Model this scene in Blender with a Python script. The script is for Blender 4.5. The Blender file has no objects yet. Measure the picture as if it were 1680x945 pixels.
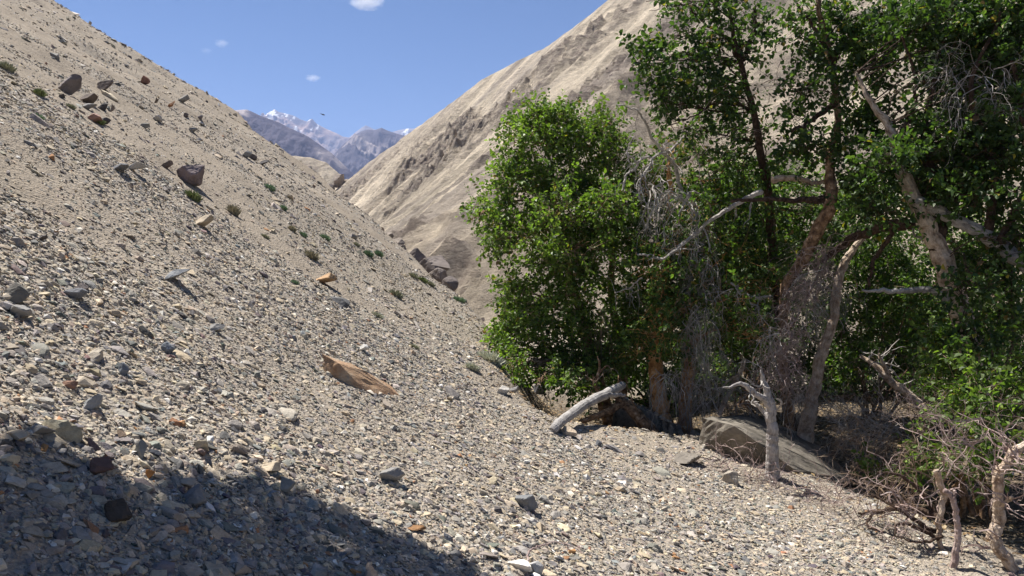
import bpy, bmesh, math
import numpy as np
from mathutils import Vector, Matrix, Euler

SC = bpy.context.scene
COL = SC.collection
R = np.random.RandomState

# ------------------------------------------------------------------ camera, world, sun, exposure
F = 1320.0
PITCH = math.atan(72.5 / F)
EYE = np.array((0.0, 0.0, 1.65))
cam_d = bpy.data.cameras.new('camera')
cam = bpy.data.objects.new('camera', cam_d)
COL.objects.link(cam)
cam.location = EYE
cam.rotation_euler = (math.pi / 2 - PITCH, 0, 0)
cam_d.sensor_width = 36.0
cam_d.lens = 36.0 * F / 1680.0
cam_d.clip_start = 0.05
cam_d.clip_end = 60000
SC.camera = cam

SUN_EL = math.radians(59)
SUN_AZ = math.radians(-42)            # from +Y (ahead), negative = to the left
SUND = np.array((math.sin(SUN_AZ) * math.cos(SUN_EL), math.cos(SUN_AZ) * math.cos(SUN_EL), math.sin(SUN_EL)))
w = bpy.data.worlds.new('World')
SC.world = w
w.use_nodes = True
nt = w.node_tree
bg = nt.nodes['Background']
sky = nt.nodes.new('ShaderNodeTexSky')
sky.sky_type = 'NISHITA'
sky.sun_disc = False
sky.sun_elevation = SUN_EL
sky.sun_rotation = SUN_AZ
sky.altitude = 4200
sky.air_density = 1.0
sky.dust_density = 0.1
sky.ozone_density = 3.0
hs = nt.nodes.new('ShaderNodeHueSaturation')
hs.inputs['Saturation'].default_value = 1.2
nt.links.new(sky.outputs[0], hs.inputs['Color'])
nt.links.new(hs.outputs[0], bg.inputs[0])
bg.inputs[1].default_value = 0.046
sl = bpy.data.lights.new('sun', 'SUN')
sl.energy = 5.0
sl.angle = math.radians(0.53)
sl.color = (1.0, 0.95, 0.87)
sun = bpy.data.objects.new('sun', sl)
COL.objects.link(sun)
sun.rotation_euler = Vector(-SUND).to_track_quat('-Z', 'Y').to_euler()
SC.view_settings.view_transform = 'Standard'
SC.view_settings.look = 'None'
SC.view_settings.gamma = 1.0
SC.view_settings.exposure = 1.06
SC.view_settings.use_curve_mapping = False
SC.cycles.max_bounces = 6
SC.cycles.diffuse_bounces = 3
SC.cycles.glossy_bounces = 2
SC.cycles.transmission_bounces = 3
SC.cycles.transparent_max_bounces = 8
SC.cycles.volume_bounces = 0
SC.cycles.use_denoising = True


# ------------------------------------------------------------------ small helpers
def ray(u, v):
    cx, cy = (u - 840.0) / F, (472.5 - v) / F
    up = np.array((0, math.sin(PITCH), math.cos(PITCH)))
    fw = np.array((0, math.cos(PITCH), -math.sin(PITCH)))
    return np.array((cx, 0, 0)) + cy * up + fw


def P(u, v, y):
    """world point seen at photo pixel (u, v) at distance y ahead"""
    d = ray(u, v)
    return EYE + d * (y / d[1])


_perm = R(11).permutation(256)
_perm = np.concatenate([_perm, _perm, _perm])
_g = R(12).normal(size=(256, 3))
_g /= np.linalg.norm(_g, axis=1)[:, None]


def noise(p):
    p = np.asarray(p, float)
    i = np.floor(p).astype(int)
    f = p - i
    i = i & 255
    s = f * f * f * (f * (f * 6 - 15) + 10)
    out = 0
    for dx in (0, 1):
        wx = s[:, 0] if dx else 1 - s[:, 0]
        for dy in (0, 1):
            wy = s[:, 1] if dy else 1 - s[:, 1]
            for dz in (0, 1):
                wz = s[:, 2] if dz else 1 - s[:, 2]
                h = _perm[_perm[_perm[(i[:, 0] + dx) & 255] + ((i[:, 1] + dy) & 255)] + ((i[:, 2] + dz) & 255)]
                g = _g[h]
                out = out + wx * wy * wz * (g[:, 0] * (f[:, 0] - dx) + g[:, 1] * (f[:, 1] - dy) + g[:, 2] * (f[:, 2] - dz))
    return out * 1.5


def fbm(p, oct=4, gain=0.5, lac=2.03):
    p = np.asarray(p, float)
    a, out = 1.0, 0
    for k in range(oct):
        out = out + a * noise(p + 17.3 * k)
        p = p * lac
        a *= gain
    return out


def ridged(p, oct=4, gain=0.5):
    p = np.asarray(p, float)
    a, out = 1.0, 0
    for k in range(oct):
        out = out + a * (1 - 2.2 * np.abs(noise(p + 9.1 * k)))
        p = p * 2.05
        a *= gain
    return out


def unit(a):
    a = np.asarray(a, float)
    return a / (np.linalg.norm(a, axis=-1, keepdims=True) + 1e-9)


class MB:
    """collects vertices and faces, builds ONE mesh object"""

    def __init__(self):
        self.v, self.q, self.t, self.qm, self.tm, self.c, self.n = [], [], [], [], [], [], 0

    def add(self, V, quads=None, tris=None, mat=0, col=None):
        V = np.asarray(V, float).reshape(-1, 3)
        if quads is not None and len(quads):
            q = np.asarray(quads, int) + self.n
            self.q.append(q); self.qm.append(np.full(len(q), mat))
        if tris is not None and len(tris):
            t = np.asarray(tris, int) + self.n
            self.t.append(t); self.tm.append(np.full(len(t), mat))
        self.v.append(V)
        if col is None:
            col = np.ones((len(V), 3)) * 0.5
        col = np.asarray(col, float)
        if col.ndim == 1:
            col = np.tile(col, (len(V), 1))
        self.c.append(col)
        self.n += len(V)

    def tube(self, pts, rad, k=6, mat=0, col=None, tip=True):
        pts = np.asarray(pts, float)
        rad = np.asarray(rad, float)
        n = len(pts)
        if n < 2:
            return
        tg = unit(np.gradient(pts, axis=0))
        ref = np.array((0.31, 0.87, 0.38)) if abs(tg[0, 2]) > 0.7 else np.array((0.1, 0.2, 1.0))
        a = unit(np.cross(tg, ref))
        b = np.cross(tg, a)
        th = np.arange(k) * 2 * math.pi / k
        ring = (a[:, None] * np.cos(th)[None, :, None] + b[:, None] * np.sin(th)[None, :, None]) * rad[:, None, None] + pts[:, None]
        V = ring.reshape(-1, 3)
        i = np.arange(n - 1)[:, None] * k
        j = np.arange(k)[None]
        j2 = (j + 1) % k
        Q = np.stack([i + j, i + j2, i + k + j2, i + k + j], -1).reshape(-1, 4)
        T = None
        if tip:
            V = np.vstack([V, pts[-1] + tg[-1] * rad[-1] * 0.6, pts[0] - tg[0] * rad[0] * 0.3])
            T = [[(n - 1) * k + m, (n - 1) * k + (m + 1) % k, n * k] for m in range(k)] + [[(m + 1) % k, m, n * k + 1] for m in range(k)]
        if col is None:
            ln = np.concatenate([[0], np.cumsum(np.linalg.norm(np.diff(pts, axis=0), axis=1))]) + 0.37 * self.n
            rm = max(float(rad.mean()), 0.004)
            col = np.stack([np.tile(np.cos(th) * rm, n), np.tile(np.sin(th) * rm, n), np.repeat(ln, k)], -1)
            if tip:
                col = np.vstack([col, col[-1:], col[:1]])
        self.add(V, Q, T, mat, col)

    def build(self, name, mats, parent=None, smooth=False, origin=None):
        V = np.concatenate(self.v)
        if origin is None:
            origin = np.array(parent.location) if parent is not None else V.mean(0) * 0 + np.array((V[:, 0].mean(), V[:, 1].mean(), V[:, 2].min()))
        V = V - np.asarray(origin)
        Q = np.concatenate(self.q) if self.q else np.zeros((0, 4), int)
        T = np.concatenate(self.t) if self.t else np.zeros((0, 3), int)
        me = bpy.data.meshes.new(name)
        me.vertices.add(len(V))
        me.vertices.foreach_set('co', V.astype(np.float32).ravel())
        nl = Q.size + T.size
        me.loops.add(nl)
        me.loops.foreach_set('vertex_index', np.concatenate([Q.ravel(), T.ravel()]).astype(np.int32))
        me.polygons.add(len(Q) + len(T))
        st = np.concatenate([np.arange(len(Q)) * 4, Q.size + np.arange(len(T)) * 3])
        me.polygons.foreach_set('loop_start', st.astype(np.int32))
        mi = np.concatenate(self.qm + self.tm) if (self.qm or self.tm) else np.zeros(0)
        me.polygons.foreach_set('material_index', mi.astype(np.int32))
        me.polygons.foreach_set('use_smooth', np.full(len(Q) + len(T), smooth))
        me.update(calc_edges=True)
        at = me.attributes.new('col', 'FLOAT_COLOR', 'POINT')
        C = np.concatenate(self.c)
        if C.shape[1] == 3:
            C = np.hstack([C, np.ones((len(C), 1))])
        at.data.foreach_set('color', C.astype(np.float32).ravel())
        for m in (mats if isinstance(mats, (list, tuple)) else [mats]):
            me.materials.append(m)
        o = bpy.data.objects.new(name, me)
        COL.objects.link(o)
        if parent is not None:
            o.parent = parent
        else:
            o.location = origin
        return o


def tag(o, label, cat=None, group=None, kind=None):
    o['label'] = label
    if cat: o['category'] = cat
    if group: o['group'] = group
    if kind: o['kind'] = kind
    return o


def empty(name, loc, label, cat, group=None):
    o = bpy.data.objects.new(name, None)
    COL.objects.link(o)
    o.location = loc
    o.empty_display_size = 0.2
    return tag(o, label, cat, group)


# ------------------------------------------------------------------ materials
def newmat(name, rough=0.9, spec=0.2):
    m = bpy.data.materials.new(name)
    m.use_nodes = True
    b = m.node_tree.nodes['Principled BSDF']
    b.inputs['Roughness'].default_value = rough
    b.inputs['Specular IOR Level'].default_value = spec
    return m, m.node_tree, b


def N(nt, typ, **kw):
    n = nt.nodes.new(typ)
    for k, v in kw.items():
        if k.startswith('i_'):
            n.inputs[k[2:].replace('_', ' ')].default_value = v
        else:
            setattr(n, k, v)
    return n


def L(nt, a, b):
    nt.links.new(a, b)


def ntex(nt, co, scale, detail=4, rough=0.55, vec=None):
    n = N(nt, 'ShaderNodeTexNoise')
    n.inputs['Scale'].default_value = scale
    n.inputs['Detail'].default_value = detail
    n.inputs['Roughness'].default_value = rough
    if vec is not None:
        mp = N(nt, 'ShaderNodeMapping')
        mp.inputs['Scale'].default_value = vec
        L(nt, co, mp.inputs[0])
        co = mp.outputs[0]
    L(nt, co, n.inputs['Vector'])
    return n.outputs['Fac']


def ramp(nt, fac, stops):
    r = N(nt, 'ShaderNodeValToRGB')
    e = r.color_ramp.elements
    while len(e) < len(stops):
        e.new(0.5)
    for k, (p, c) in enumerate(stops):
        e[k].position = p
        if isinstance(c, (int, float)):
            c = (c, c, c)
        e[k].color = (*c, 1)
    L(nt, fac, r.inputs[0])
    return r.outputs[0]


def mix(nt, fac, a, b, mode='MIX'):
    m = N(nt, 'ShaderNodeMix', data_type='RGBA', blend_type=mode)
    if isinstance(fac, (int, float)):
        m.inputs[0].default_value = fac
    else:
        L(nt, fac, m.inputs[0])
    for s, x in ((6, a), (7, b)):
        if isinstance(x, tuple):
            m.inputs[s].default_value = (*x, 1)
        else:
            L(nt, x, m.inputs[s])
    return m.outputs[2]


def bump(nt, h, strength, dist, b, prev=None):
    n = N(nt, 'ShaderNodeBump')
    n.inputs['Strength'].default_value = strength
    n.inputs['Distance'].default_value = dist
    L(nt, h, n.inputs['Height'])
    if prev is not None:
        L(nt, prev, n.inputs['Normal'])
    if b is not None:
        L(nt, n.outputs[0], b.inputs['Normal'])
    return n.outputs[0]


def attr(nt, name='col'):
    return N(nt, 'ShaderNodeAttribute', attribute_name=name).outputs['Color']


def m_ground():
    m, nt, b = newmat('scree_ground', 0.95, 0.1)
    co = N(nt, 'ShaderNodeTexCoord').outputs['Object']
    a = attr(nt)
    sp = N(nt, 'ShaderNodeSeparateColor')
    L(nt, a, sp.inputs[0])
    lane, soil_shade = sp.outputs[0], sp.outputs[1]
    n1 = ntex(nt, co, 2.2, 6, 0.6)
    sand = ramp(nt, n1, [(0.3, (0.24, 0.20, 0.156)), (0.7, (0.36, 0.303, 0.238))])
    # gravel grains: two sizes of cells, each grain its own stone colour
    def grains(scale):
        v = N(nt, 'ShaderNodeTexVoronoi', feature='F1')
        v.inputs['Scale'].default_value = scale
        L(nt, co, v.inputs['Vector'])
        s = N(nt, 'ShaderNodeSeparateColor')
        L(nt, v.outputs['Color'], s.inputs[0])
        c = ramp(nt, s.outputs[0], [(0.0, (0.11, 0.11, 0.12)), (0.22, (0.24, 0.23, 0.215)), (0.5, (0.34, 0.30, 0.25)),
                                     (0.78, (0.45, 0.38, 0.28)), (0.93, (0.55, 0.50, 0.43)), (1.0, (0.38, 0.22, 0.13))])
        return c, v.outputs['Distance']
    c1, d1 = grains(38)
    c2, d2 = grains(95)
    g = mix(nt, 0.5, c1, c2)
    lm = N(nt, 'ShaderNodeMath', operation='MULTIPLY_ADD')
    L(nt, lane, lm.inputs[0]); lm.inputs[1].default_value = 0.6; lm.inputs[2].default_value = 0.25
    c = mix(nt, lm.outputs[0], sand, g)
    big = ntex(nt, co, 0.35, 5, 0.6)
    c = mix(nt, 0.6, c, ramp(nt, big, [(0.3, 0.78), (0.7, 1.1)]), 'MULTIPLY')
    # leaf litter and dust on the valley floor, darkened to paint in the trees' shade
    litter_shade = ramp(nt, ntex(nt, co, 14, 5, 0.65), [(0.35, (0.05, 0.04, 0.028)), (0.6, (0.16, 0.125, 0.09)), (0.75, (0.27, 0.22, 0.165))])
    c = mix(nt, soil_shade, c, litter_shade)
    L(nt, c, b.inputs['Base Color'])
    p = bump(nt, d1, 0.7, 0.02, None)
    p = bump(nt, d2, 0.6, 0.008, None, p)
    bump(nt, ntex(nt, co, 9, 6, 0.65), 0.6, 0.05, b, p)
    return m


def m_stone(name, source):
    m, nt, b = newmat(name, 0.85, 0.25)
    co = N(nt, 'ShaderNodeTexCoord').outputs['Object']
    if source == 'attr':
        c = attr(nt)
    else:
        c = N(nt, 'ShaderNodeObjectInfo').outputs['Color']
    n1 = ntex(nt, co, 14 if source == 'attr' else 3.0, 6, 0.65)
    c = mix(nt, 0.8, c, ramp(nt, n1, [(0.28, 0.62), (0.5, 0.95), (0.72, 1.25)]), 'MULTIPLY')
    v = ntex(nt, co, 60 if source == 'attr' else 9.0, 3, 0.6, (1, 1, 4))
    c = mix(nt, 0.5, c, ramp(nt, v, [(0.3, 0.75), (0.7, 1.15)]), 'MULTIPLY')
    L(nt, c, b.inputs['Base Color'])
    bump(nt, v, 0.5, 0.01, b)
    return m


def m_rock(name, c0, c1, c2, scale=2.5):
    m, nt, b = newmat(name, 0.9, 0.2)
    co = N(nt, 'ShaderNodeTexCoord').outputs['Object']
    n1 = ntex(nt, co, scale, 8, 0.65)
    c = ramp(nt, n1, [(0.3, c0), (0.5, c1), (0.7, c2)])
    st = ntex(nt, co, scale * 3, 5, 0.6, (1, 1, 5))
    c = mix(nt, 0.55, c, ramp(nt, st, [(0.3, 0.6), (0.7, 1.2)]), 'MULTIPLY')
    L(nt, c, b.inputs['Base Color'])
    p = bump(nt, n1, 0.6, 0.06, None)
    bump(nt, ntex(nt, co, scale * 9, 6, 0.7), 0.5, 0.02, b, p)
    return m


def m_bark(name, cols, scale=9, peel=True, stretch=(1, 1, 0.35), rough=0.9):
    """bark or bare wood; the grain follows the limb (attribute col = around, around, along)"""
    m, nt, b = newmat(name, rough, 0.2)
    at = N(nt, 'ShaderNodeAttribute', attribute_name='col').outputs['Vector']
    co = N(nt, 'ShaderNodeTexCoord').outputs['Object']
    n1 = ntex(nt, at if peel else co, scale * (1.4 if peel else 0.8), 6, 0.65, (1, 1, 0.8) if peel else (1, 1, 1))
    n = len(cols)
    c = ramp(nt, n1, [(0.3 + 0.4 * k / (n - 1), cc) for k, cc in enumerate(cols)])
    n2 = ntex(nt, at, scale * 7, 6, 0.7, (1, 1, 0.35) if peel else (1, 1, 0.08))
    c = mix(nt, 0.8, c, ramp(nt, n2, [(0.34, 0.45), (0.5, 0.95), (0.68, 1.15)]), 'MULTIPLY')
    L(nt, c, b.inputs['Base Color'])
    p = bump(nt, n1, 0.9 if peel else 0.3, 0.03, None)
    bump(nt, n2, 0.9, 0.012, b, p)
    return m


def m_leaf(name):
    m, nt, b = newmat(name, 0.5, 0.32)
    c = attr(nt)
    L(nt, c, b.inputs['Base Color'])
    tr = N(nt, 'ShaderNodeBsdfTranslucent')
    tc = mix(nt, 1.0, c, (1.25, 1.5, 0.45), 'MULTIPLY')
    L(nt, tc, tr.inputs[0])
    mx = N(nt, 'ShaderNodeMixShader')
    mx.inputs[0].default_value = 0.42
    L(nt, b.outputs[0], mx.inputs[1])
    L(nt, tr.outputs[0], mx.inputs[2])
    L(nt, mx.outputs[0], nt.nodes['Material Output'].inputs[0])
    return m


def m_attr(name, rough=0.9, nscale=None):
    m, nt, b = newmat(name, rough, 0.15)
    c = attr(nt)
    if nscale:
        co = N(nt, 'ShaderNodeTexCoord').outputs['Object']
        c = mix(nt, 0.6, c, ramp(nt, ntex(nt, co, nscale, 6, 0.65), [(0.3, 0.65), (0.7, 1.25)]), 'MULTIPLY')
    L(nt, c, b.inputs['Base Color'])
    return m


def m_hill():
    m, nt, b = newmat('hillside_scree', 0.95, 0.1)
    co = N(nt, 'ShaderNodeTexCoord').outputs['Object']
    at = N(nt, 'ShaderNodeAttribute', attribute_name='col')
    c, rk = at.outputs['Color'], at.outputs['Alpha']
    n1 = ntex(nt, co, 0.35, 11, 0.72)
    n2 = ntex(nt, co, 1.9, 10, 0.78)
    rg_ = N(nt, 'ShaderNodeTexNoise', noise_type='RIDGED_MULTIFRACTAL')
    rg_.inputs['Scale'].default_value = 0.16
    rg_.inputs['Detail'].default_value = 11
    rg_.inputs['Roughness'].default_value = 0.66
    L(nt, co, rg_.inputs['Vector'])
    rg = rg_.outputs['Fac']
    # thin runnels and sand streaks that follow the fall of the slope
    mp = N(nt, 'ShaderNodeMapping')
    mp.inputs['Rotation'].default_value = (0, 0, math.radians(40.5))
    L(nt, co, mp.inputs[0])
    st = ntex(nt, mp.outputs[0], 1.0, 6, 0.65, (0.75, 0.035, 0.035))
    st2 = ntex(nt, mp.outputs[0], 1.0, 5, 0.6, (0.13, 0.012, 0.012))
    inv = N(nt, 'ShaderNodeMath', operation='SUBTRACT')
    inv.inputs[0].default_value = 1.0
    L(nt, rk, inv.inputs[1])
    sf = N(nt, 'ShaderNodeMath', operation='MULTIPLY')
    L(nt, inv.outputs[0], sf.inputs[0]); sf.inputs[1].default_value = 0.75
    c = mix(nt, sf.outputs[0], c, ramp(nt, st, [(0.34, 0.66), (0.46, 1.0), (0.66, 1.2)]), 'MULTIPLY')
    c = mix(nt, sf.outputs[0], c, ramp(nt, st2, [(0.38, 0.66), (0.46, 1.0), (0.62, 1.25)]), 'MULTIPLY')
    c = mix(nt, 0.6, c, ramp(nt, n1, [(0.32, 0.7), (0.46, 1.0), (0.66, 1.25)]), 'MULTIPLY')
    c = mix(nt, 0.6, c, ramp(nt, n2, [(0.36, 0.5), (0.46, 1.0), (0.7, 1.25)]), 'MULTIPLY')
    # broken dark rock showing through, in rough beds
    bd = ntex(nt, co, 0.55, 10, 0.72, (1, 1, 2.4))
    sp = ramp(nt, bd, [(0.46, 0.0), (0.56, 1.0)])
    dk = mix(nt, 1.0, sp, rk, 'MULTIPLY')
    dkf = N(nt, 'ShaderNodeMath', operation='MULTIPLY')
    L(nt, dk, dkf.inputs[0]); dkf.inputs[1].default_value = 0.75
    c = mix(nt, dkf.outputs[0], c, ramp(nt, n2, [(0.35, (0.16, 0.13, 0.12)), (0.65, (0.34, 0.275, 0.23))]))
    # lone dark stones
    lone = ramp(nt, ntex(nt, co, 0.9, 3, 0.5), [(0.70, 0.0), (0.73, 1.0)])
    c = mix(nt, lone, c, (0.16, 0.13, 0.12))
    L(nt, c, b.inputs['Base Color'])
    p = bump(nt, n1, 0.9, 1.3, None)
    p = bump(nt, bd, 1.0, 1.2, None, p)
    p = bump(nt, rg, 0.7, 1.6, None, p)
    bump(nt, n2, 0.8, 0.4, b, p)
    return m


def m_mount(scale):
    m, nt, b = newmat('mountain_rock', 0.95, 0.1)
    co = N(nt, 'ShaderNodeTexCoord').outputs['Object']
    c = attr(nt)
    n1 = ntex(nt, co, scale, 9, 0.68)
    c = mix(nt, 0.6, c, ramp(nt, n1, [(0.3, 0.7), (0.7, 1.2)]), 'MULTIPLY')
    L(nt, c, b.inputs['Base Color'])
    bump(nt, n1, 0.8, 0.25 / scale, b)
    return m


M_GROUND = m_ground()
M_STUFF = m_stone('scree_stone_mixed', 'attr')
M_STONE = m_stone('scree_stone', 'object')
M_HILL = m_hill()
M_LEAF = m_leaf('poplar_leaf')
M_TUFT = m_attr('tuft_blades', 0.7)
M_PEEL = m_bark('peeling_bark', [(0.05, 0.036, 0.027), (0.17, 0.105, 0.065), (0.38, 0.245, 0.145), (0.66, 0.53, 0.41)], 11)
M_PALE = m_bark('pale_bark', [(0.18, 0.11, 0.07), (0.45, 0.34, 0.25), (0.66, 0.54, 0.43), (0.74, 0.64, 0.55)], 9)
M_ORANGE = m_bark('orange_bark', [(0.12, 0.055, 0.025), (0.46, 0.22, 0.08), (0.66, 0.38, 0.17), (0.72, 0.52, 0.33)], 9)
M_DARKB = m_bark('dark_bark', [(0.035, 0.022, 0.018), (0.09, 0.06, 0.045), (0.17, 0.11, 0.075)], 14)
M_GREY = m_bark('weathered_grey_wood', [(0.20, 0.185, 0.175), (0.36, 0.34, 0.325), (0.47, 0.45, 0.43)], 10, False, (1, 1, 1))
M_STUMP = m_bark('flaking_grey_bark', [(0.13, 0.11, 0.10), (0.38, 0.35, 0.33), (0.48, 0.45, 0.43), (0.55, 0.51, 0.47)], 9, True, (1, 1, 1.8))
M_TWIGG = m_bark('dead_grey_twig', [(0.22, 0.20, 0.19), (0.42, 0.39, 0.36), (0.56, 0.52, 0.48)], 14, False, (1, 1, 1))
M_TWIGP = m_bark('reddish_twig', [(0.20, 0.13, 0.12), (0.42, 0.32, 0.29), (0.58, 0.49, 0.45)], 14, False, (1, 1, 1))
M_TWIGT = m_bark('tan_twig', [(0.14, 0.09, 0.06), (0.33, 0.24, 0.17), (0.5, 0.4, 0.3)], 14, False, (1, 1, 1))
M_CUT = m_bark('broken_wood_end', [(0.5, 0.42, 0.32), (0.68, 0.6, 0.5)], 12, False, (1, 1, 1))
M_BIGROCK = m_rock('big_boulder_stone', (0.075, 0.067, 0.055), (0.155, 0.138, 0.115), (0.28, 0.25, 0.21), 2.4)
M_SLAB = m_rock('rust_slab_stone', (0.28, 0.16, 0.095), (0.44, 0.29, 0.18), (0.46, 0.37, 0.27), 6.0)
M_CRAG = m_rock('purple_crag_stone', (0.10, 0.085, 0.085), (0.19, 0.155, 0.145), (0.29, 0.24, 0.21), 2.2)

# ------------------------------------------------------------------ the ground: scree slope, toe and valley floor
BND = np.array([(7.0, -14), (5.4, 0), (4.7, 3.0), (4.2, 4.6), (3.75, 6.4), (3.2, 7.75), (2.35, 9.5), (1.5, 8.95), (0.8, 8.3), (0.25, 8.15), (-0.15, 8.8), (-0.3, 10.0), (-0.45, 12.5), (-0.8, 15.0), (-1.25, 17.0),
                (-2.5, 19.0), (-5.0, 23.0), (-7.5, 26.8), (-12.8, 34.5), (-16.4, 36.0), (-20.4, 35.5), (-34, 37.5), (-70, 44)])


def side(x, y):
    """signed distance to the edge of the scree (positive = beyond it, on the valley side)"""
    best = np.full(x.shape, 1e9)
    sg = np.ones(x.shape)
    for a, b in zip(BND[:-1], BND[1:]):
        d = b - a
        t = np.clip(((x - a[0]) * d[0] + (y - a[1]) * d[1]) / (d @ d), 0, 1)
        ex, ey = x - a[0] - t * d[0], y - a[1] - t * d[1]
        e = np.hypot(ex, ey)
        s = d[1] * ex - d[0] * ey
        m = e < best
        best = np.where(m, e, best)
        sg = np.where(m, np.sign(s), sg)
    return best * sg


def height(x, y, fine=True):
    x = np.asarray(x, float); y = np.asarray(y, float)
    q = 4.6 - x
    d = np.clip(q - 1.5, 0, 5.5)
    s = -0.87 + 0.08 * np.clip(q, -3, 1.5) + 0.08 * d + 0.0564 * d * d + 0.70 * np.clip(q - 7.0, 0, None) - 0.10 * np.clip(q - 9.0, 0, None)
    p = np.stack([x, y, np.zeros_like(x)], -1)
    far = np.clip(np.hypot(x, y) / 12, 0.12, 3.0)
    up = np.clip((q - 4) / 8, 0, 1)
    s = s + up * (0.16 * far * fbm(np.stack([x * 0.07, y * 0.42, x * 0], -1), 4) + 0.10 * far * fbm(p * 0.35 + 5, 4))
    sd = side(x, y)
    fl = -0.98 - 0.045 * np.clip(y - 10, 0, 25) + 0.10 * fbm(p * 0.5 + 31, 3)
    k = np.clip(sd + 0.12 * fbm(p * 1.3 + 40, 3), 0, None)
    drop = np.where(y > 13, 1.0, 0.75)
    low = s - drop * k * np.clip(k / 0.6, 0, 1)
    z = np.where(sd > -0.5, np.maximum(low, fl) + 0.10 * np.exp(-np.abs(low - fl) / 0.15), s)
    z = np.where(sd > -0.5, np.where(low > fl, np.minimum(z, s + 0.02), z), z)
    if fine:
        z = z + 0.025 * fbm(p * 1.7, 4) + 0.010 * fbm(p * 6.0 + 8, 3)
    return z


def hgt(x, y):
    return float(height(np.array([x]), np.array([y]))[0])


def G(u, v, tmax=90):
    """ground point seen at photo pixel (u, v)"""
    d = ray(u, v)
    t = np.concatenate([np.linspace(0.8, 20, 900), np.linspace(20, tmax, 900)])
    p = EYE + d * t[:, None]
    h = height(p[:, 0], p[:, 1])
    k = np.argmax(p[:, 2] < h)
    if not (p[:, 2] < h).any():
        k = len(t) - 1
    k = max(k, 1)
    a0, a1 = p[k - 1, 2] - h[k - 1], p[k, 2] - h[k]
    f = a0 / (a0 - a1 + 1e-9)
    return p[k - 1] * (1 - f) + p[k] * f


def normal(x, y, e=0.12):
    hx = (height(x + e, y) - height(x - e, y)) / (2 * e)
    hy = (height(x, y + e) - height(x, y - e)) / (2 * e)
    return unit(np.stack([-hx, -hy, np.ones_like(hx)], -1))


def lanes(x, y):
    """how stony the ground is: stripes that run down the slope, all stony near the foot"""
    q = 4.6 - x
    a = fbm(np.stack([x * 0.10 + 3, y * 0.9 + 0.12 * x, x * 0 + 2.5], -1), 3)
    b = fbm(np.stack([x * 0.5, y * 0.9, x * 0 + 9], -1), 3)
    up = np.clip((q - 4.5) / 5, 0, 1) * np.clip((np.hypot(x, y) - 2.5) / 4, 0, 1)
    v = 0.85 * (1 - up) + up * (0.52 + 1.7 * a) + 0.55 * b
    v = v * np.where(q < 5, 0.45 + 0.55 * np.clip(-side(x, y) / 1.3, 0, 1), 1)
    return np.clip(v, 0, 1)


def axis(lo, hi, n, k):
    s = np.linspace(math.asinh(lo / k), math.asinh(hi / k), n)
    return k * np.sinh(s)


gx = axis(-52, 34, 430, 2.2)
gy = axis(-16, 95, 520, 3.0)
X, Y = np.meshgrid(gx, gy)
x, y = X.ravel(), Y.ravel()
z = height(x, y)
ni, nj = len(gy), len(gx)
ii = np.arange(ni - 1)[:, None] * nj + np.arange(nj - 1)[None]
Q = np.stack([ii, ii + 1, ii + nj + 1, ii + nj], -1).reshape(-1, 4)
ln = lanes(x, y)
soil_shade = np.clip((side(x, y) - 0.1) / 0.8, 0, 1) * np.clip((17 - y) / 4, 0, 1)  # floor under the trees: litter plus shade painted into its colour
mb = MB()
mb.add(np.stack([x, y, z], -1), Q, col=np.stack([ln, soil_shade, ln * 0], -1))
g = mb.build('ground', M_GROUND, smooth=True, origin=(0, 0, 0))
tag(g, 'steep grey and tan scree slope running down to the valley floor', 'ground', kind='structure')

# wide valley bottom below everything
mb = MB()
mb.add([(-9000, -400, -9), (9000, -400, -9), (9000, 8600, -9), (-9000, 8600, -9)], [[0, 1, 2, 3]], col=(0.36, 0.31, 0.25, 0.2))
tag(mb.build('valley_terrain', M_HILL, origin=(0, 0, -9)), 'wide dry valley bottom reaching to the far mountains', 'terrain', kind='structure')

# ------------------------------------------------------------------ the sunlit hillside across the valley
SANDC, GREYC, ROCKC, DARKC = np.array((0.56, 0.478, 0.37)), np.array((0.39, 0.335, 0.28)), np.array((0.35, 0.295, 0.25)), np.array((0.15, 0.125, 0.115))


def lerp(a, b, t):
    return a + (b - a) * t[:, None]


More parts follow.
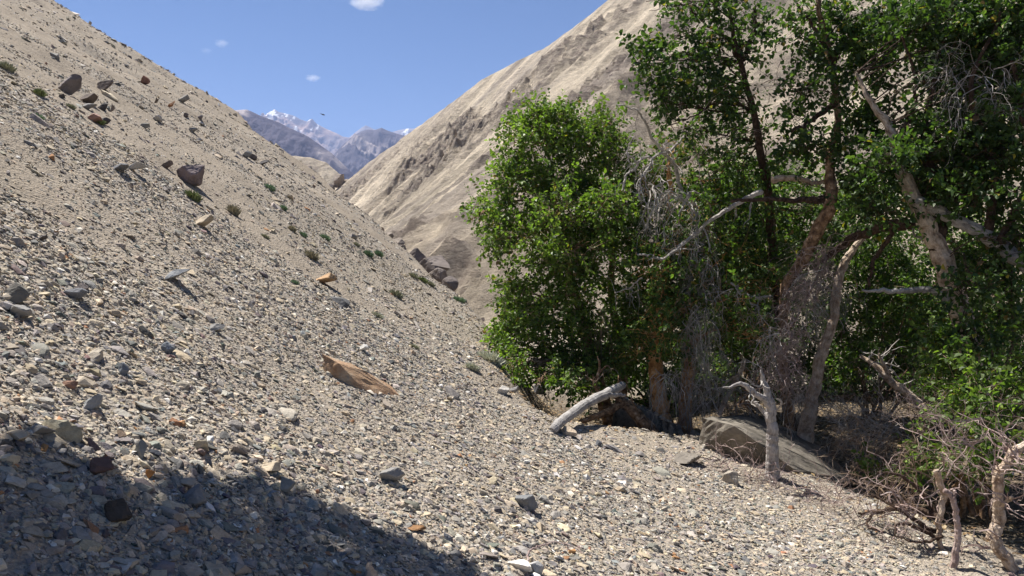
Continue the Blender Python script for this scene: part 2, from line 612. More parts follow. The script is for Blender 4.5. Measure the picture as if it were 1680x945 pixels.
def hillside(name, crest, foot_dir, run, drop, seed, label, nu=420, nv=300, amp=1.0, rocky=0.5, chutes=None, tone=1.0):
    """crest: list of world points; the face runs down foot_dir (2-D, towards us) for run metres and falls by drop per metre"""
    crest = np.array(crest)
    s = np.linspace(0, len(crest) - 1, nu)
    C = np.stack([np.interp(s, np.arange(len(crest)), crest[:, k]) for k in range(3)], -1)
    v = np.concatenate([np.linspace(-0.12, 0, 14)[:-1], np.linspace(0, 1, nv) ** 1.0])
    fd = unit(np.array((*foot_dir, 0.0)))
    U_, V_ = np.meshgrid(np.arange(nu), v)
    u_i, vv = U_.ravel(), V_.ravel()
    Cc = C[u_i]
    dist = vv * run
    # profile: straight upper face, concave foot, and the back of the ridge falling away
    down = np.where(vv >= 0, drop * dist * (1.12 - 0.24 * dist / 178), 0.5 * -dist)
    p = Cc + fd * dist[:, None]
    p[:, 2] -= down
    a = p @ np.array((-fd[1], fd[0], 0))
    w_ = dist
    ed = np.clip(vv / 0.12, 0, 1)
    q2 = np.stack([a * 0.045, w_ * 0.008, a * 0 + seed], -1)
    gul = ridged(q2, 3, 0.5)
    wob = 3.0 * fbm(np.stack([a * 0.03, w_ * 0.03, a * 0 + seed + 1], -1), 3)
    gul2 = ridged(np.stack([(a + wob) * 0.14, w_ * 0.018, a * 0 + seed + 2], -1), 3, 0.55)
    out = fbm(p * 0.030 + seed, 4) + 0.55 * fbm(p * 0.085 + seed + 3, 4)
    rock = np.clip((out + 0.12 + rocky * 0.4 - 0.10) * 2.6, 0, 1) * np.clip(1.7 - vv * 1.25, 0, 1) * np.clip(0.25 + vv * 7, 0, 1)
    ch1 = np.clip(1.3 - np.abs(noise(np.stack([(a + wob) * 0.045, w_ * 0.006, a * 0 + seed + 20], -1))) * 9, 0, 1)
    ch2 = np.clip(1.2 - np.abs(noise(np.stack([(a + wob) * 0.12, w_ * 0.013, a * 0 + seed + 26], -1))) * 7, 0, 1) * 0.8
    ch = np.maximum(ch1, ch2)
    if chutes:
        bb = p[:, :2] @ fd[:2]
        for (a0, b0, a1, b1, wd) in chutes:
            t_ = np.clip((bb - b0) / (b1 - b0), -0.1, 1.2)
            ac = a0 + (a1 - a0) * t_ + 0.35 * wob
            wid = wd * (0.5 + 0.8 * np.clip(t_, 0, 1))
            m0 = np.clip(1.6 - np.abs(a - ac) / wid * 1.3, 0, 1) * np.clip((t_ + 0.06) * 12, 0, 1) * np.clip((1.18 - t_) * 6, 0, 1)
            ch = np.maximum(ch, m0)
    rock = rock * (1 - 0.9 * ch)
    rough = ridged(p * 0.13 + seed, 6, 0.62) * 1.1 + 0.9 * fbm(p * np.array((0.3, 0.3, 0.8)) + seed, 5, 0.6)
    dz = amp * ((2.3 - 1.5 * np.clip(vv * 2 - .5, 0, 1)) * (gul - 1.0) * (1 - 0.4 * rock) + 0.8 * (gul2 - 1.0) + rock * (rough * 1.25 - 1.3) - 1.1 * ch + 0.3 * fbm(p * 0.4, 4))
    p[:, 2] += dz * (0.15 + 0.85 * ed) * np.where(vv < 0, 0.15, 1)
    # colours of the ground itself: sand chutes, grey scree, rock bands
    st = fbm(np.stack([(a + wob) * 0.16, w_ * 0.012, a * 0 + seed + 4], -1), 5, 0.6)
    st2 = fbm(np.stack([a * 0.5, w_ * 0.02, a * 0 + seed + 8], -1), 4, 0.6)
    c = lerp(SANDC, GREYC, np.clip(0.42 + 1.2 * st + 0.3 * st2 + 0.7 * fbm(p * 0.02 + 3, 3), 0, 1))
    c = lerp(c, np.broadcast_to(ROCKC, c.shape), np.clip(rock * (0.6 + 0.6 * fbm(p * 0.3, 4)), 0, 1) * 0.85)
    c = lerp(c, np.broadcast_to(SANDC * 1.10, c.shape), ch * 0.85)
    nr = len(v)
    ii = np.arange(nr - 1)[:, None] * nu + np.arange(nu - 1)[None]
    Qd = np.stack([ii, ii + nu, ii + nu + 1, ii + 1], -1).reshape(-1, 4)
    m_ = MB()
    m_.add(p, Qd, col=np.hstack([c * tone, np.clip(rock, 0.0, 1)[:, None]]))
    return tag(m_.build(name, M_HILL, smooth=True), label, 'hill', kind='structure')


crest = [P(470, 372, 262), P(520, 330, 252), P(560, 302, 240), P(625, 252, 226), P(690, 204, 214), P(740, 168, 208), P(790, 129, 203), P(845, 100, 199), P(900, 75, 196), P(955, 34, 193),
         P(1000, -2, 190), np.array((62, 184, 86)), np.array((102, 178, 112)), np.array((133, 158, 114)), np.array((161, 136, 114)), np.array((190, 110, 114)),
         np.array((220, 82, 114)), np.array((254, 52, 114))]
FD = (-0.65, -0.76)
def on_face(u, v):
    """along-strike and down-slope coordinates of the hillside where photo pixel (u, v) meets it"""
    n_ = unit(np.array((FD[0] * 0.80, FD[1] * 0.80, 1.0)))
    d_ = ray(u, v)
    q = EYE + d_ * (((np.array((23, 190, 59)) - EYE) @ n_) / (d_ @ n_))
    f_ = unit(np.array(FD))
    return float(q[0] * -f_[1] + q[1] * f_[0]), float(q[:2] @ f_)


CHUTES = [(*on_face(u0, v0), *on_face(u1, v1), wd) for u0, v0, u1, v1, wd in
          [(838, 188, 655, 398, 3.6), (800, 200, 690, 330, 1.2), (885, 318, 706, 442, 2.2), (905, 352, 740, 450, 1.6), (880, 282, 690, 415, 1.8), (886, 92, 862, 152, 1.0), (1010, 18, 985, 80, 1.4), (700, 330, 640, 392, 1.4),
           (760, 160, 716, 250, 1.0), (930, 300, 800, 470, 2.0), (975, 200, 905, 330, 1.6), (1290, 40, 1250, 190, 3.0)]]
hillside('hill', crest, FD, 205, 0.735, 3.7, 'sunlit pale hillside of rock bands and sandy scree chutes across the valley', amp=1.0, nu=760, nv=420, chutes=CHUTES)
knoll = [P(380, 292, 420), P(430, 264, 410), P(470, 254, 400), P(510, 258, 395), P(535, 266, 390), P(560, 288, 380), P(580, 312, 375), P(600, 340, 370)]
hillside('hill', knoll, (0.1, -1.0), 110, 0.5, 8.1, 'small rounded tan hill at the bend of the valley below the far ridges', amp=0.8, nu=140, nv=90, rocky=0.75, tone=0.72)


# ------------------------------------------------------------------ far mountains
def mountain(crest_px, dist, run, drop, seed, base, alt, label, snow=None, amp=1.0, patch=0.0, nu=260, nv=110, tilt=0.0):
    pts = np.array([P(u, v, dist + tilt * (u - 500)) for u, v in crest_px])
    s = np.linspace(0, len(pts) - 1, nu)
    C = np.stack([np.interp(s, np.arange(len(pts)), pts[:, k]) for k in range(3)], -1)
    v = np.concatenate([np.linspace(-0.2, 0, 8)[:-1], np.linspace(0, 1, nv)])
    U_, V_ = np.meshgrid(np.arange(nu), v)
    ui, vv = U_.ravel(), V_.ravel()
    p = C[ui].copy()
    d = vv * run
    p[:, 1] -= d
    p[:, 2] -= np.where(vv >= 0, drop * d * (1.15 - 0.3 * vv), -0.6 * d)
    sc = 7.0 / run
    spur = ridged(np.stack([p[:, 0] * sc * 0.8, d * sc * 0.25, d * 0 + seed], -1), 5, 0.55)
    rg = ridged(p * sc * 1.2 + seed, 5, 0.55)
    ed = np.clip(vv / 0.10, 0.0, 1)
    p[:, 2] += amp * run * (0.055 * (spur - 1.0) + 0.03 * (rg - 1.0)) * (0.05 + 0.95 * ed)
    p[:, 1] += amp * run * 0.05 * fbm(p * sc + seed, 3) * ed
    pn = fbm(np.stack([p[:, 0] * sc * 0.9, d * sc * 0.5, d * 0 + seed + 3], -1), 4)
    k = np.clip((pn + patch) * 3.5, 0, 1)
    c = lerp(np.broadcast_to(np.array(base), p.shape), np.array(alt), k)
    if snow is not None:
        hh = (C[ui, 2] - p[:, 2]) / (run * drop)
        sn = fbm(np.stack([p[:, 0] * sc * 5, d * sc * 1.2, d * 0 + seed + 7], -1), 4, 0.6)
        lo, hi = snow[:2]
        m_ = np.clip((sn - lo) * 8, 0, 1) * np.clip((hi - hh) / 0.08, 0, 1)
        if len(snow) > 2:
            uu = 840 + F * p[:, 0] / p[:, 1]
            m_ *= np.clip((snow[3] - np.abs(uu - snow[2])) / 6, 0, 1)
        c = lerp(c, np.broadcast_to(np.array((0.85, 0.86, 0.88)), p.shape), m_)
    nr = len(v)
    ii = np.arange(nr - 1)[:, None] * nu + np.arange(nu - 1)[None]
    Qd = np.stack([ii, ii + nu, ii + nu + 1, ii + 1], -1).reshape(-1, 4)
    m_ = MB()
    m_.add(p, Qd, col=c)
    return tag(m_.build('mountain', m_mount(9.0 / run), smooth=True), label, 'mountain', kind='structure')


VIO_SHADE, PALE = (0.085, 0.075, 0.10), (0.36, 0.31, 0.30)  # dark base paints cloud shadow into the rock, pale keeps the sunlit zones
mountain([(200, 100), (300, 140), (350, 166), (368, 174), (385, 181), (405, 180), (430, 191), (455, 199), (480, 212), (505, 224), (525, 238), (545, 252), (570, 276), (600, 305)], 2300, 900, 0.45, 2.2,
         VIO_SHADE, PALE, 'violet ridge painted dark for cloud shade around pale sunlit patches, left below the snow peak', patch=-0.16, amp=0.4)
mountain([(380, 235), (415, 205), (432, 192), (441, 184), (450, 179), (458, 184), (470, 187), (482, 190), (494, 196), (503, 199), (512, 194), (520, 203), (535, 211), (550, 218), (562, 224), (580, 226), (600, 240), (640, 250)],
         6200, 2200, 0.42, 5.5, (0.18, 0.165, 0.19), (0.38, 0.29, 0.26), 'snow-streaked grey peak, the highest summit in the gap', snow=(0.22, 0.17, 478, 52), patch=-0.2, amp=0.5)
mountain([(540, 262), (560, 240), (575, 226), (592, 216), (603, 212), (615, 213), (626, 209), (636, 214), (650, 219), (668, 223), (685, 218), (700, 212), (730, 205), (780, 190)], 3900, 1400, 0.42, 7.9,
         (0.095, 0.085, 0.105), PALE, 'blue mountain darkened by painted cloud shade, with pale lower slopes, in the middle of the gap', patch=-0.08, amp=0.5)  # dark base here is painted cloud shadow too
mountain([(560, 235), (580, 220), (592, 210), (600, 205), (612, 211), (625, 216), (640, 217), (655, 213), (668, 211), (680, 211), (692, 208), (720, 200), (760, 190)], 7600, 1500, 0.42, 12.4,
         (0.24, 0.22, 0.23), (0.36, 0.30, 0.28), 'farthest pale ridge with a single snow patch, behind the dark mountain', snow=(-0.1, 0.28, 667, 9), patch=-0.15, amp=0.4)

# ------------------------------------------------------------------ the air
def haze():
    m = bpy.data.materials.new('mountain_air')
    m.use_nodes = True
    nt = m.node_tree
    nt.nodes.remove(nt.nodes['Principled BSDF'])
    pv = nt.nodes.new('ShaderNodeVolumePrincipled')
    pv.inputs['Color'].default_value = (0.44, 0.58, 1.0, 1)
    pv.inputs['Density'].default_value = 0.000095
    pv.inputs['Anisotropy'].default_value = 0.2
    nt.links.new(pv.outputs[0], nt.nodes['Material Output'].inputs['Volume'])
    x0, x1, y0, y1, z0, z1 = -9500, 9500, -600, 9000, -10, 1300
    V = [(x, y, z) for z in (z0, z1) for y in (y0, y1) for x in (x0, x1)]
    b = MB()
    b.add(V, [[0, 2, 3, 1], [4, 5, 7, 6], [0, 1, 5, 4], [2, 6, 7, 3], [0, 4, 6, 2], [1, 3, 7, 5]])
    o = b.build('haze', m, origin=(0, 0, 0))
    tag(o, 'thin blue mountain air that fades the far ridges', 'haze', kind='stuff')


haze()


def cloud(u, v, w_px, h_px, dens, seed, label):
    D = 11500.0
    c = P(u, v, D)
    rx, rz = w_px * 0.5 * D / F, h_px * 0.5 * D / F
    m = bpy.data.materials.new('cloud_vapour')
    m.use_nodes = True
    nt = m.node_tree
    nt.nodes.remove(nt.nodes['Principled BSDF'])
    pv = nt.nodes.new('ShaderNodeVolumePrincipled')
    pv.inputs['Color'].default_value = (1, 1, 1, 1)
    pv.inputs['Anisotropy'].default_value = 0.3
    co = N(nt, 'ShaderNodeTexCoord').outputs['Object']
    n1 = ntex(nt, co, 1.0, 5, 0.6, (1.9 / rx, 1.9 / rx, 1.6 / rz))
    ln_ = N(nt, 'ShaderNodeVectorMath', operation='LENGTH')
    mp = N(nt, 'ShaderNodeMapping')
    mp.inputs['Scale'].default_value = (1 / rx, 1 / rx, 1 / rz)
    L(nt, co, mp.inputs[0])
    L(nt, mp.outputs[0], ln_.inputs[0])
    a = N(nt, 'ShaderNodeMath', operation='SUBTRACT')
    L(nt, n1, a.inputs[0])
    f = N(nt, 'ShaderNodeMath', operation='MULTIPLY')
    L(nt, ln_.outputs['Value'], f.inputs[0]); f.inputs[1].default_value = 0.52
    L(nt, f.outputs[0], a.inputs[1])
    d = N(nt, 'ShaderNodeMath', operation='MULTIPLY', use_clamp=False)
    L(nt, a.outputs[0], d.inputs[0]); d.inputs[1].default_value = dens
    mxx = N(nt, 'ShaderNodeMath', operation='MAXIMUM')
    L(nt, d.outputs[0], mxx.inputs[0]); mxx.inputs[1].default_value = 0
    L(nt, mxx.outputs[0], pv.inputs['Density'])
    nt.links.new(pv.outputs[0], nt.nodes['Material Output'].inputs['Volume'])
    bm = bmesh.new()
    bmesh.ops.create_icosphere(bm, subdivisions=3, radius=1)
    V = np.array([q.co for q in bm.verts]); T = [[q.index for q in fc.verts] for fc in bm.faces]
    bm.free()
    b = MB()
    b.add(V * np.array((rx, rx, rz)) + c, None, T)
    o = b.build('cloud', m, origin=c)
    tag(o, label, 'cloud')


cloud(600, 3, 62, 26, 0.014, 1, 'white wisp of cloud cut by the top edge of the picture')
cloud(363, 71, 26, 14, 0.006, 2, 'faint small cloud above the left end of the ridges')
cloud(338, 83, 22, 10, 0.003, 3, 'faintest smear of cloud, just left of another small cloud')
cloud(513, 128, 28, 12, 0.012, 4, 'tiny white cloud above the snow peak')


# ------------------------------------------------------------------ stones
def hull_proto(seed, flat, npts=11):
    r = R(seed)
    d = unit(r.normal(size=(npts, 3)))
    d *= r.uniform(0.75, 1.0, (npts, 1))
    d *= np.array((1.0, r.uniform(0.55, 0.95), flat))
    bm = bmesh.new()
    for q in d:
        bm.verts.new(q)
    bmesh.ops.convex_hull(bm, input=bm.verts)
    bmesh.ops.delete(bm, geom=[q for q in bm.verts if not q.link_faces], context='VERTS')
    bmesh.ops.triangulate(bm, faces=bm.faces)
    bm.verts.index_update()
    V = np.array([q.co for q in bm.verts])
    T = np.array([[q.index for q in fc.verts] for fc in bm.faces])
    bm.free()
    return V, T


_ico = {}


def ico(sub):
    if sub not in _ico:
        bm = bmesh.new()
        bmesh.ops.create_icosphere(bm, subdivisions=sub, radius=1)
        _ico[sub] = (np.array([q.co for q in bm.verts]), np.array([[q.index for q in fc.verts] for fc in bm.faces]))
        bm.free()
    return _ico[sub]


def chisel(seed, dims, sub=4, planes=13, rough=0.05):
    """an angular rock: a ball cut by random planes, worn edges, fine relief; dims are half sizes"""
    r = R(seed)
    D, T = ico(sub)
    n = unit(r.normal(size=(planes, 3)))
    off = r.uniform(0.56, 0.92, planes)
    k = (D @ n.T) / off
    k = np.maximum(k, 1e-3)
    s = (k ** 28).sum(1) ** (1 / 28)
    V = D / s[:, None]
    V = V / np.abs(V).max(0)
    V = V * np.array(dims)
    m = min(dims)
    f = 1.6 / m
    V = V + D * (m * rough * fbm(V * f + seed, 4, 0.6) + m * rough * 0.6 * ridged(V * f * 2.3 + seed, 3))[:, None]
    return V, T


protos = [hull_proto(100 + k, fl) for k, fl in enumerate([0.18, 0.22, 0.25, 0.3, 0.3, 0.35, 0.4, 0.4, 0.45, 0.5, 0.55, 0.6, 0.28, 0.33, 0.48, 0.24])]
small = [hull_proto(200 + k, fl, 7) for k, fl in enumerate([0.3, 0.4, 0.5, 0.6, 0.35, 0.55, 0.45, 0.28])]
SPAL = np.array([(0.125, 0.118, 0.114), (0.20, 0.19, 0.18), (0.29, 0.27, 0.243), (0.375, 0.34, 0.295), (0.40, 0.347, 0.275), (0.475, 0.39, 0.28), (0.54, 0.45, 0.335),
                 (0.60, 0.55, 0.47), (0.72, 0.69, 0.64), (0.36, 0.19, 0.10), (0.23, 0.17, 0.15), (0.27, 0.285, 0.275)])
SPW = np.array([0.07, 0.10, 0.16, 0.16, 0.15, 0.15, 0.09, 0.05, 0.018, 0.010, 0.02, 0.01])
SPN = ['dark slate', 'dark slate', 'grey', 'grey', 'brownish grey', 'tan', 'tan', 'pale', 'pale', 'rusty', 'purplish brown', 'greenish grey']


def pick(r, n):
    k = r.choice(len(SPAL), n, p=SPW / SPW.sum())
    return k, np.clip(SPAL[k] * r.uniform(0.82, 1.18, (n, 1)) + r.normal(0, 0.008, (n, 3)), 0.03, 0.9)


def rots(r, nrm, tilt):
    n = len(nrm)
    up = unit(nrm + r.normal(0, 1, (n, 3)) * np.asarray(tilt).reshape(-1, 1))
    a = unit(np.cross(up, r.normal(size=(n, 3))))
    b = np.cross(up, a)
    return np.stack([a, b, up], -1)            # columns


def scatter(r, n, y0, y1, sizef, dens_pow, mask=True, hw=0.72):
    """points on the ground inside a wedge ahead of the camera between y0 and y1"""
    yy = (y0 ** (2 - dens_pow) + r.uniform(0, 1, n) * (y1 ** (2 - dens_pow) - y0 ** (2 - dens_pow))) ** (1 / (2 - dens_pow))
    xx = r.uniform(-hw, hw, n) * yy + r.uniform(-0.3, 0.3, n)
    keep = side(xx, yy) < 0.12 + r.uniform(0, 0.5, n) ** 3
    if mask:
        ln_ = lanes(xx, yy)
        keep &= r.uniform(0, 1, n) < 0.07 + 0.93 * ln_ ** 1.4
    xx, yy = xx[keep], yy[keep]
    return xx, yy, sizef(len(xx))


r = R(5)
lay = []
lay.append((*scatter(r, 95000, 1.3, 8.0, lambda n: r.uniform(0.009, 0.022, n), 0.55), 0, 0.55))
lay.append((*scatter(r, 60000, 7.0, 16.0, lambda n: r.uniform(0.012, 0.030, n), 0.3), 0, 0.5))
lay.append((*scatter(r, 76000, 1.3, 11.0, lambda n: np.clip(r.lognormal(math.log(0.0215), 0.38, n), 0.012, 0.062), 0.45), 1, 0.38))
lay.append((*scatter(r, 2000, 1.4, 11.0, lambda n: np.clip(r.lognormal(math.log(0.044), 0.28, n), 0.035, 0.10), 0.75), 1, 0.30))
lay.append((*scatter(r, 150000, 10.0, 40.0, lambda n: np.clip(r.lognormal(math.log(0.026), 0.35, n), 0.016, 0.09), 0.6), 0, 0.45))
lay.append((*scatter(r, 8000, 9.0, 40.0, lambda n: np.clip(r.lognormal(math.log(0.052), 0.4, n), 0.035, 0.18), 0.5), 1, 0.45))
lay.append((*scatter(r, 14000, 25.0, 72.0, lambda n: np.clip(r.lognormal(math.log(0.08), 0.5, n), 0.04, 0.36), 0.4, False), 1, 0.5))
lay.append((*scatter(r, 500, 7.0, 40.0, lambda n: np.clip(r.lognormal(math.log(0.10), 0.3, n), 0.06, 0.2), 0.5, False), 1, 0.4))
sx = np.concatenate([l[0] for l in lay]); sy = np.concatenate([l[1] for l in lay]); ss = np.concatenate([l[2] for l in lay])
sk = np.concatenate([np.full(len(l[0]), l[3]) for l in lay]); stl = np.concatenate([np.full(len(l[0]), l[4]) for l in lay])
sz = height(sx, sy)
sn = normal(sx, sy)
srot = rots(r, sn, stl * 0.62)
kc, sc_ = pick(r, len(sx))
# stones far up the slope belong to the browner, paler part of it
# the 300 that show largest become single stones
vis = (np.abs(sx) / sy < 0.62) & (sk == 1)
app = np.where(vis, ss / np.hypot(sx, sy), 0)
vv_ = (1.65 - sz) / sy
app = np.where((vv_ < 0.40) & (vv_ > -0.29), app, 0)
top = np.argsort(-app)[:270]
istop = np.zeros(len(sx), bool); istop[top] = True
bed = ss * 0.04
mb = MB()
for kind, pr in ((0, small), (1, protos)):
    idx = np.where((sk == kind) & ~istop)[0]
    ch = r.randint(0, len(pr), len(idx))
    for j, (V, T) in enumerate(pr):
        k = idx[ch == j]
        if not len(k):
            continue
        W = np.einsum('nij,vj->nvi', srot[k], V) * ss[k][:, None, None]
        W += np.stack([sx[k], sy[k], sz[k] + bed[k]], -1)[:, None]
        nv = len(V)
        TT = (T[None] + (np.arange(len(k)) * nv)[:, None, None]).reshape(-1, 3)
        mb.add(W.reshape(-1, 3), None, TT, col=np.repeat(sc_[k], nv, 0))
o = mb.build('rubble', M_STUFF, origin=(0, 0, 0))
tag(o, 'loose grey and tan scree rubble covering the slope', 'rubble', kind='stuff')


def mesh_data(name, V, T, mat):
    me = bpy.data.meshes.new(name)
    me.from_pydata(V.tolist(), [], T.tolist())
    me.materials.append(mat)
    me.update()
    return me


fine = []
for k in range(14):
    V, T = chisel(300 + k, (1.0, R(k).uniform(0.6, 0.95), [0.22, 0.28, 0.33, 0.38, 0.45, 0.55, 0.3][k % 7]), 3, 12, 0.05)
    fine.append(mesh_data('stone', V, T, M_STONE))
fine += [mesh_data('stone', V, T, M_STONE) for V, T in protos[:8]]
for n_, i in enumerate(top):
    o = bpy.data.objects.new('stone', fine[r.randint(len(fine))])
    COL.objects.link(o)
    Mx = Matrix([list(q) for q in srot[i]]).to_4x4()
    Mx.translation = (sx[i], sy[i], sz[i] + bed[i])
    o.matrix_world = Mx @ Matrix.Diagonal((*(np.ones(3) * ss[i]), 1))
    o.color = (*sc_[i], 1)
    nm = SPN[kc[i]]
    art = 'loose angular %s stone lying among the scree rubble' % nm
    tag(o, art, 'stone', '%s stones loose on the scree' % nm)


# ------------------------------------------------------------------ single rocks one can point to
def rock(u, v, w_px, h_px, col, label, name='rock', flat=None, seed=None, y=None, rot=0.0, tilt=0.0, sub=4, sink=0.22, planes=13, depth=0.9, group=None, grow=1.0):
    if y is None:
        b = G(u, v + h_px * 0.38)
    else:
        b = P(u, v + h_px * 0.5, y)
    dpt = b[1]
    a, c = w_px * 0.5 * dpt / F * grow, h_px * 0.5 * dpt / F * grow
    V, T = chisel(seed if seed is not None else int(u * 7 + v * 3), (a, a * depth, c), sub, planes, 0.05)
    ct, st_ = math.cos(tilt), math.sin(tilt)
    V = V @ np.array([[ct, 0, st_], [0, 1, 0], [-st_, 0, ct]])
    me = mesh_data(name, V, T, M_STONE)
    o = bpy.data.objects.new(name, me)
    COL.objects.link(o)
    o.location = (b[0], b[1] + a * depth * 0.25, b[2] + c * (1 - sink))
    o.rotation_euler = (0, 0, rot)
    o.color = (*col, 1)
    return tag(o, label, 'rock', group)


PUR, DRK, BRN, GRY, LGT, TAN, RST, SLT = (0.21, 0.18, 0.175), (0.10, 0.09, 0.09), (0.155, 0.125, 0.11), (0.26, 0.25, 0.24), (0.46, 0.44, 0.42), (0.42, 0.35, 0.26), (0.40, 0.20, 0.10), (0.15, 0.155, 0.17)
RK = [
    (112, 143, 46, 28, PUR, 'largest purple grey boulder high on the left slope, above smaller dark rocks', .55),
    (171, 142, 32, 18, BRN, 'dark slanted rock beside the largest purple boulder on the slope', .55),
    (144, 164, 27, 16, BRN, 'brown wedge rock just below the largest purple boulder', .5),
    (142, 175, 24, 9, GRY, 'flat grey rock under the brown wedge rock on the slope', .5),
    (168, 176, 20, 13, DRK, 'small dark rock right of the brown wedge rock', .5),
    (182, 183, 18, 14, PUR, 'small purplish rock at the right end of the upper boulder cluster', .4),
    (155, 195, 20, 14, (0.33, 0.20, 0.16), 'reddish rock at the bottom of the upper boulder cluster', .3),
    (172, 199, 16, 15, DRK, 'round dark rock with a green tuft at its foot', .2),
    (101, 158, 11, 8, DRK, 'small black stone left under the largest purple boulder', .3),
    (222, 122, 16, 11, BRN, 'dark brown rock high on the slope near the skyline', .2),
    (238, 133, 18, 11, (0.24, 0.13, 0.10), 'red brown rock right below another near the skyline', .2),
    (255, 169, 13, 9, BRN, 'small brown stone left of the rust orange one', .2),
    (280, 174, 13, 10, RST, 'rust orange stone on the upper slope', .2),
    (299, 165, 20, 9, GRY, 'flat grey stone on the upper slope, right of the rust orange one', .4),
    (258, 196, 28, 8, LGT, 'pale flat slab with a dark underside on the upper slope', .5),
    (328, 193, 26, 13, PUR, 'long purple rock tilted downhill below the skyline', .6),
    (305, 190, 12, 7, BRN, 'small brown stone left of the long tilted purple rock', .2),
    (315, 214, 16, 8, GRY, 'grey stone below the long tilted purple rock', .3),
    (312, 291, 46, 30, (0.24, 0.19, 0.19), 'big purple boulder with a hard black shadow above a round green tuft', .4),
    (326, 272, 12, 9, DRK, 'small black stone just above the big shadowed boulder', .2),
    (272, 273, 22, 7, BRN, 'flat brown stone left of the big shadowed boulder', .4),
    (195, 277, 36, 10, SLT, 'long black slate slab on the left slope', .5),
    (216, 275, 30, 15, LGT, 'pale grey slab leaning beside the long black slate', .5),
    (404, 255, 16, 9, GRY, 'grey stone at the head of the dark rock cluster mid slope', .4),
    (416, 259, 14, 12, BRN, 'block of the dark rock cluster mid slope, between two lower ones', .2),
    (430, 268, 16, 8, DRK, 'lowest black rock of the cluster mid slope', .5),
    (118, 480, 46, 17, SLT, 'black slate block right of the dark cube-like rock at the left edge', .15),
    (26, 481, 36, 32, (0.16, 0.15, 0.135), 'dark cube-like rock at the left edge of the picture', .1),
    (8, 500, 20, 16, (0.5, 0.46, 0.44), 'pale pinkish stone under the dark cube-like rock', .1),
    (30, 510, 36, 20, GRY, 'grey stone below the dark cube-like rock', .2),
    (528, 456, 36, 20, (0.42, 0.27, 0.15), 'orange tan block half buried mid slope', .45),
    (282, 453, 56, 15, (0.33, 0.34, 0.35), 'long blue grey slab with a dark lower edge', .5),
    (350, 537, 32, 12, GRY, 'flat grey slab with a shadowed edge in the middle of the slope', .4),
    (273, 571, 24, 18, (0.17, 0.19, 0.22), 'blue slate plate lying on the middle slope', .6),
    (202, 605, 18, 20, (0.17, 0.185, 0.21), 'upright blue grey stone below the blue slate plate', .2),
    (330, 366, 40, 14, TAN, 'tan slab beside the tufts on the left slope', .5),
    (66, 392, 18, 6, DRK, 'thin black stone on the left slope below the pale sand stripe', .4),
    (115, 631, 26, 12, (0.28, 0.16, 0.11), 'red brown flat stone in the sunlit foreground', .1),
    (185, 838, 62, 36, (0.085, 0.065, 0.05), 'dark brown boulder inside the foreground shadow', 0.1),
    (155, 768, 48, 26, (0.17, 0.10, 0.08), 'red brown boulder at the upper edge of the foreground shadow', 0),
    (318, 818, 62, 32, (0.22, 0.22, 0.22), 'grey pointed rock at the edge of the foreground shadow', .2),
    (385, 733, 36, 22, (0.24, 0.20, 0.165), 'brown block with a dark front, in the sunlit gravel above the shadow', .05),
    (229, 735, 22, 28, (0.25, 0.25, 0.235), 'upright grey slab left of a dark round stone', .1),
    (258, 744, 22, 16, SLT, 'dark round stone right of the upright grey slab', .0),
    (868, 825, 34, 30, (0.19, 0.195, 0.20), 'dark blue grey rock in the centre of the foreground gravel', .4),
    (150, 662, 52, 24, (0.27, 0.275, 0.28), 'broad grey slab in the left foreground gravel', .2),
    (60, 704, 40, 18, GRY, 'grey wedge stone at the left, in front of a tan one', .1),
    (28, 714, 40, 18, TAN, 'rounded tan stone beside the grey wedge at the left', .1),
    (343, 722, 22, 15, (0.74, 0.72, 0.68), 'white stone against a tan one above the foreground shadow', .3),
    (328, 730, 30, 18, (0.42, 0.37, 0.28), 'tan round stone beside the white stone', .1),
    (16, 752, 30, 20, (0.58, 0.50, 0.38), 'cream stone at the left edge above the shadow', .1),
    (245, 777, 15, 14, (0.50, 0.22, 0.07), 'bright orange stone at the edge of the foreground shadow', .1),
    (303, 790, 36, 13, (0.45, 0.36, 0.27), 'long tan stone pointing into the foreground shadow', .3),
    (440, 766, 32, 15, (0.58, 0.48, 0.35), 'cream flat stone right of centre above the shadow', .1),
    (470, 795, 28, 30, (0.24, 0.25, 0.25), 'grey leaning slab at the right tip of the shadow', .4),
    (855, 928, 40, 18, (0.72, 0.68, 0.62), 'white wedge stone beside the red twig at the bottom edge', -.1),
    (912, 913, 28, 18, (0.58, 0.55, 0.50), 'pale grey stone to the right of the red twig', .1),
    (880, 932, 22, 24, (0.42, 0.41, 0.40), 'grey stone leaning on the red twig', .3),
    (735, 880, 26, 18, SLT, 'dark slate plate in the sun right of the foreground shadow', -.4),
    (640, 780, 42, 20, GRY, 'grey slab in the sunlit gravel right of the shadow tip', .3),
    (1124, 752, 54, 20, (0.22, 0.195, 0.165), 'half buried grey brown rock in front of the huge boulder', .12),
    (1203, 784, 32, 22, (0.34, 0.30, 0.25), 'grey stone among dry twigs below the huge boulder', .1),
    (932, 708, 26, 14, (0.52, 0.42, 0.31), 'cream stone at the foot of the fallen grey log', .1),
    (826, 641, 30, 14, (0.50, 0.47, 0.43), 'pale stone at the edge of the bush shade', .2),
    (842, 640, 18, 12, GRY, 'grey stone right of the pale one at the bush shade', .1),
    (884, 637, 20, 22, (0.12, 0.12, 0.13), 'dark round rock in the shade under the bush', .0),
    (982, 727, 12, 10, SLT, 'small dark stone on the bright gravel at the tip of a long shadow', .0),
    (1490, 640, 26, 14, TAN, 'tan stone in the dim ground behind the dead brushwood', .0),
    (596, 571, 16, 12, (0.66, 0.64, 0.60), 'white upright stone above the rust slab', .3),
]
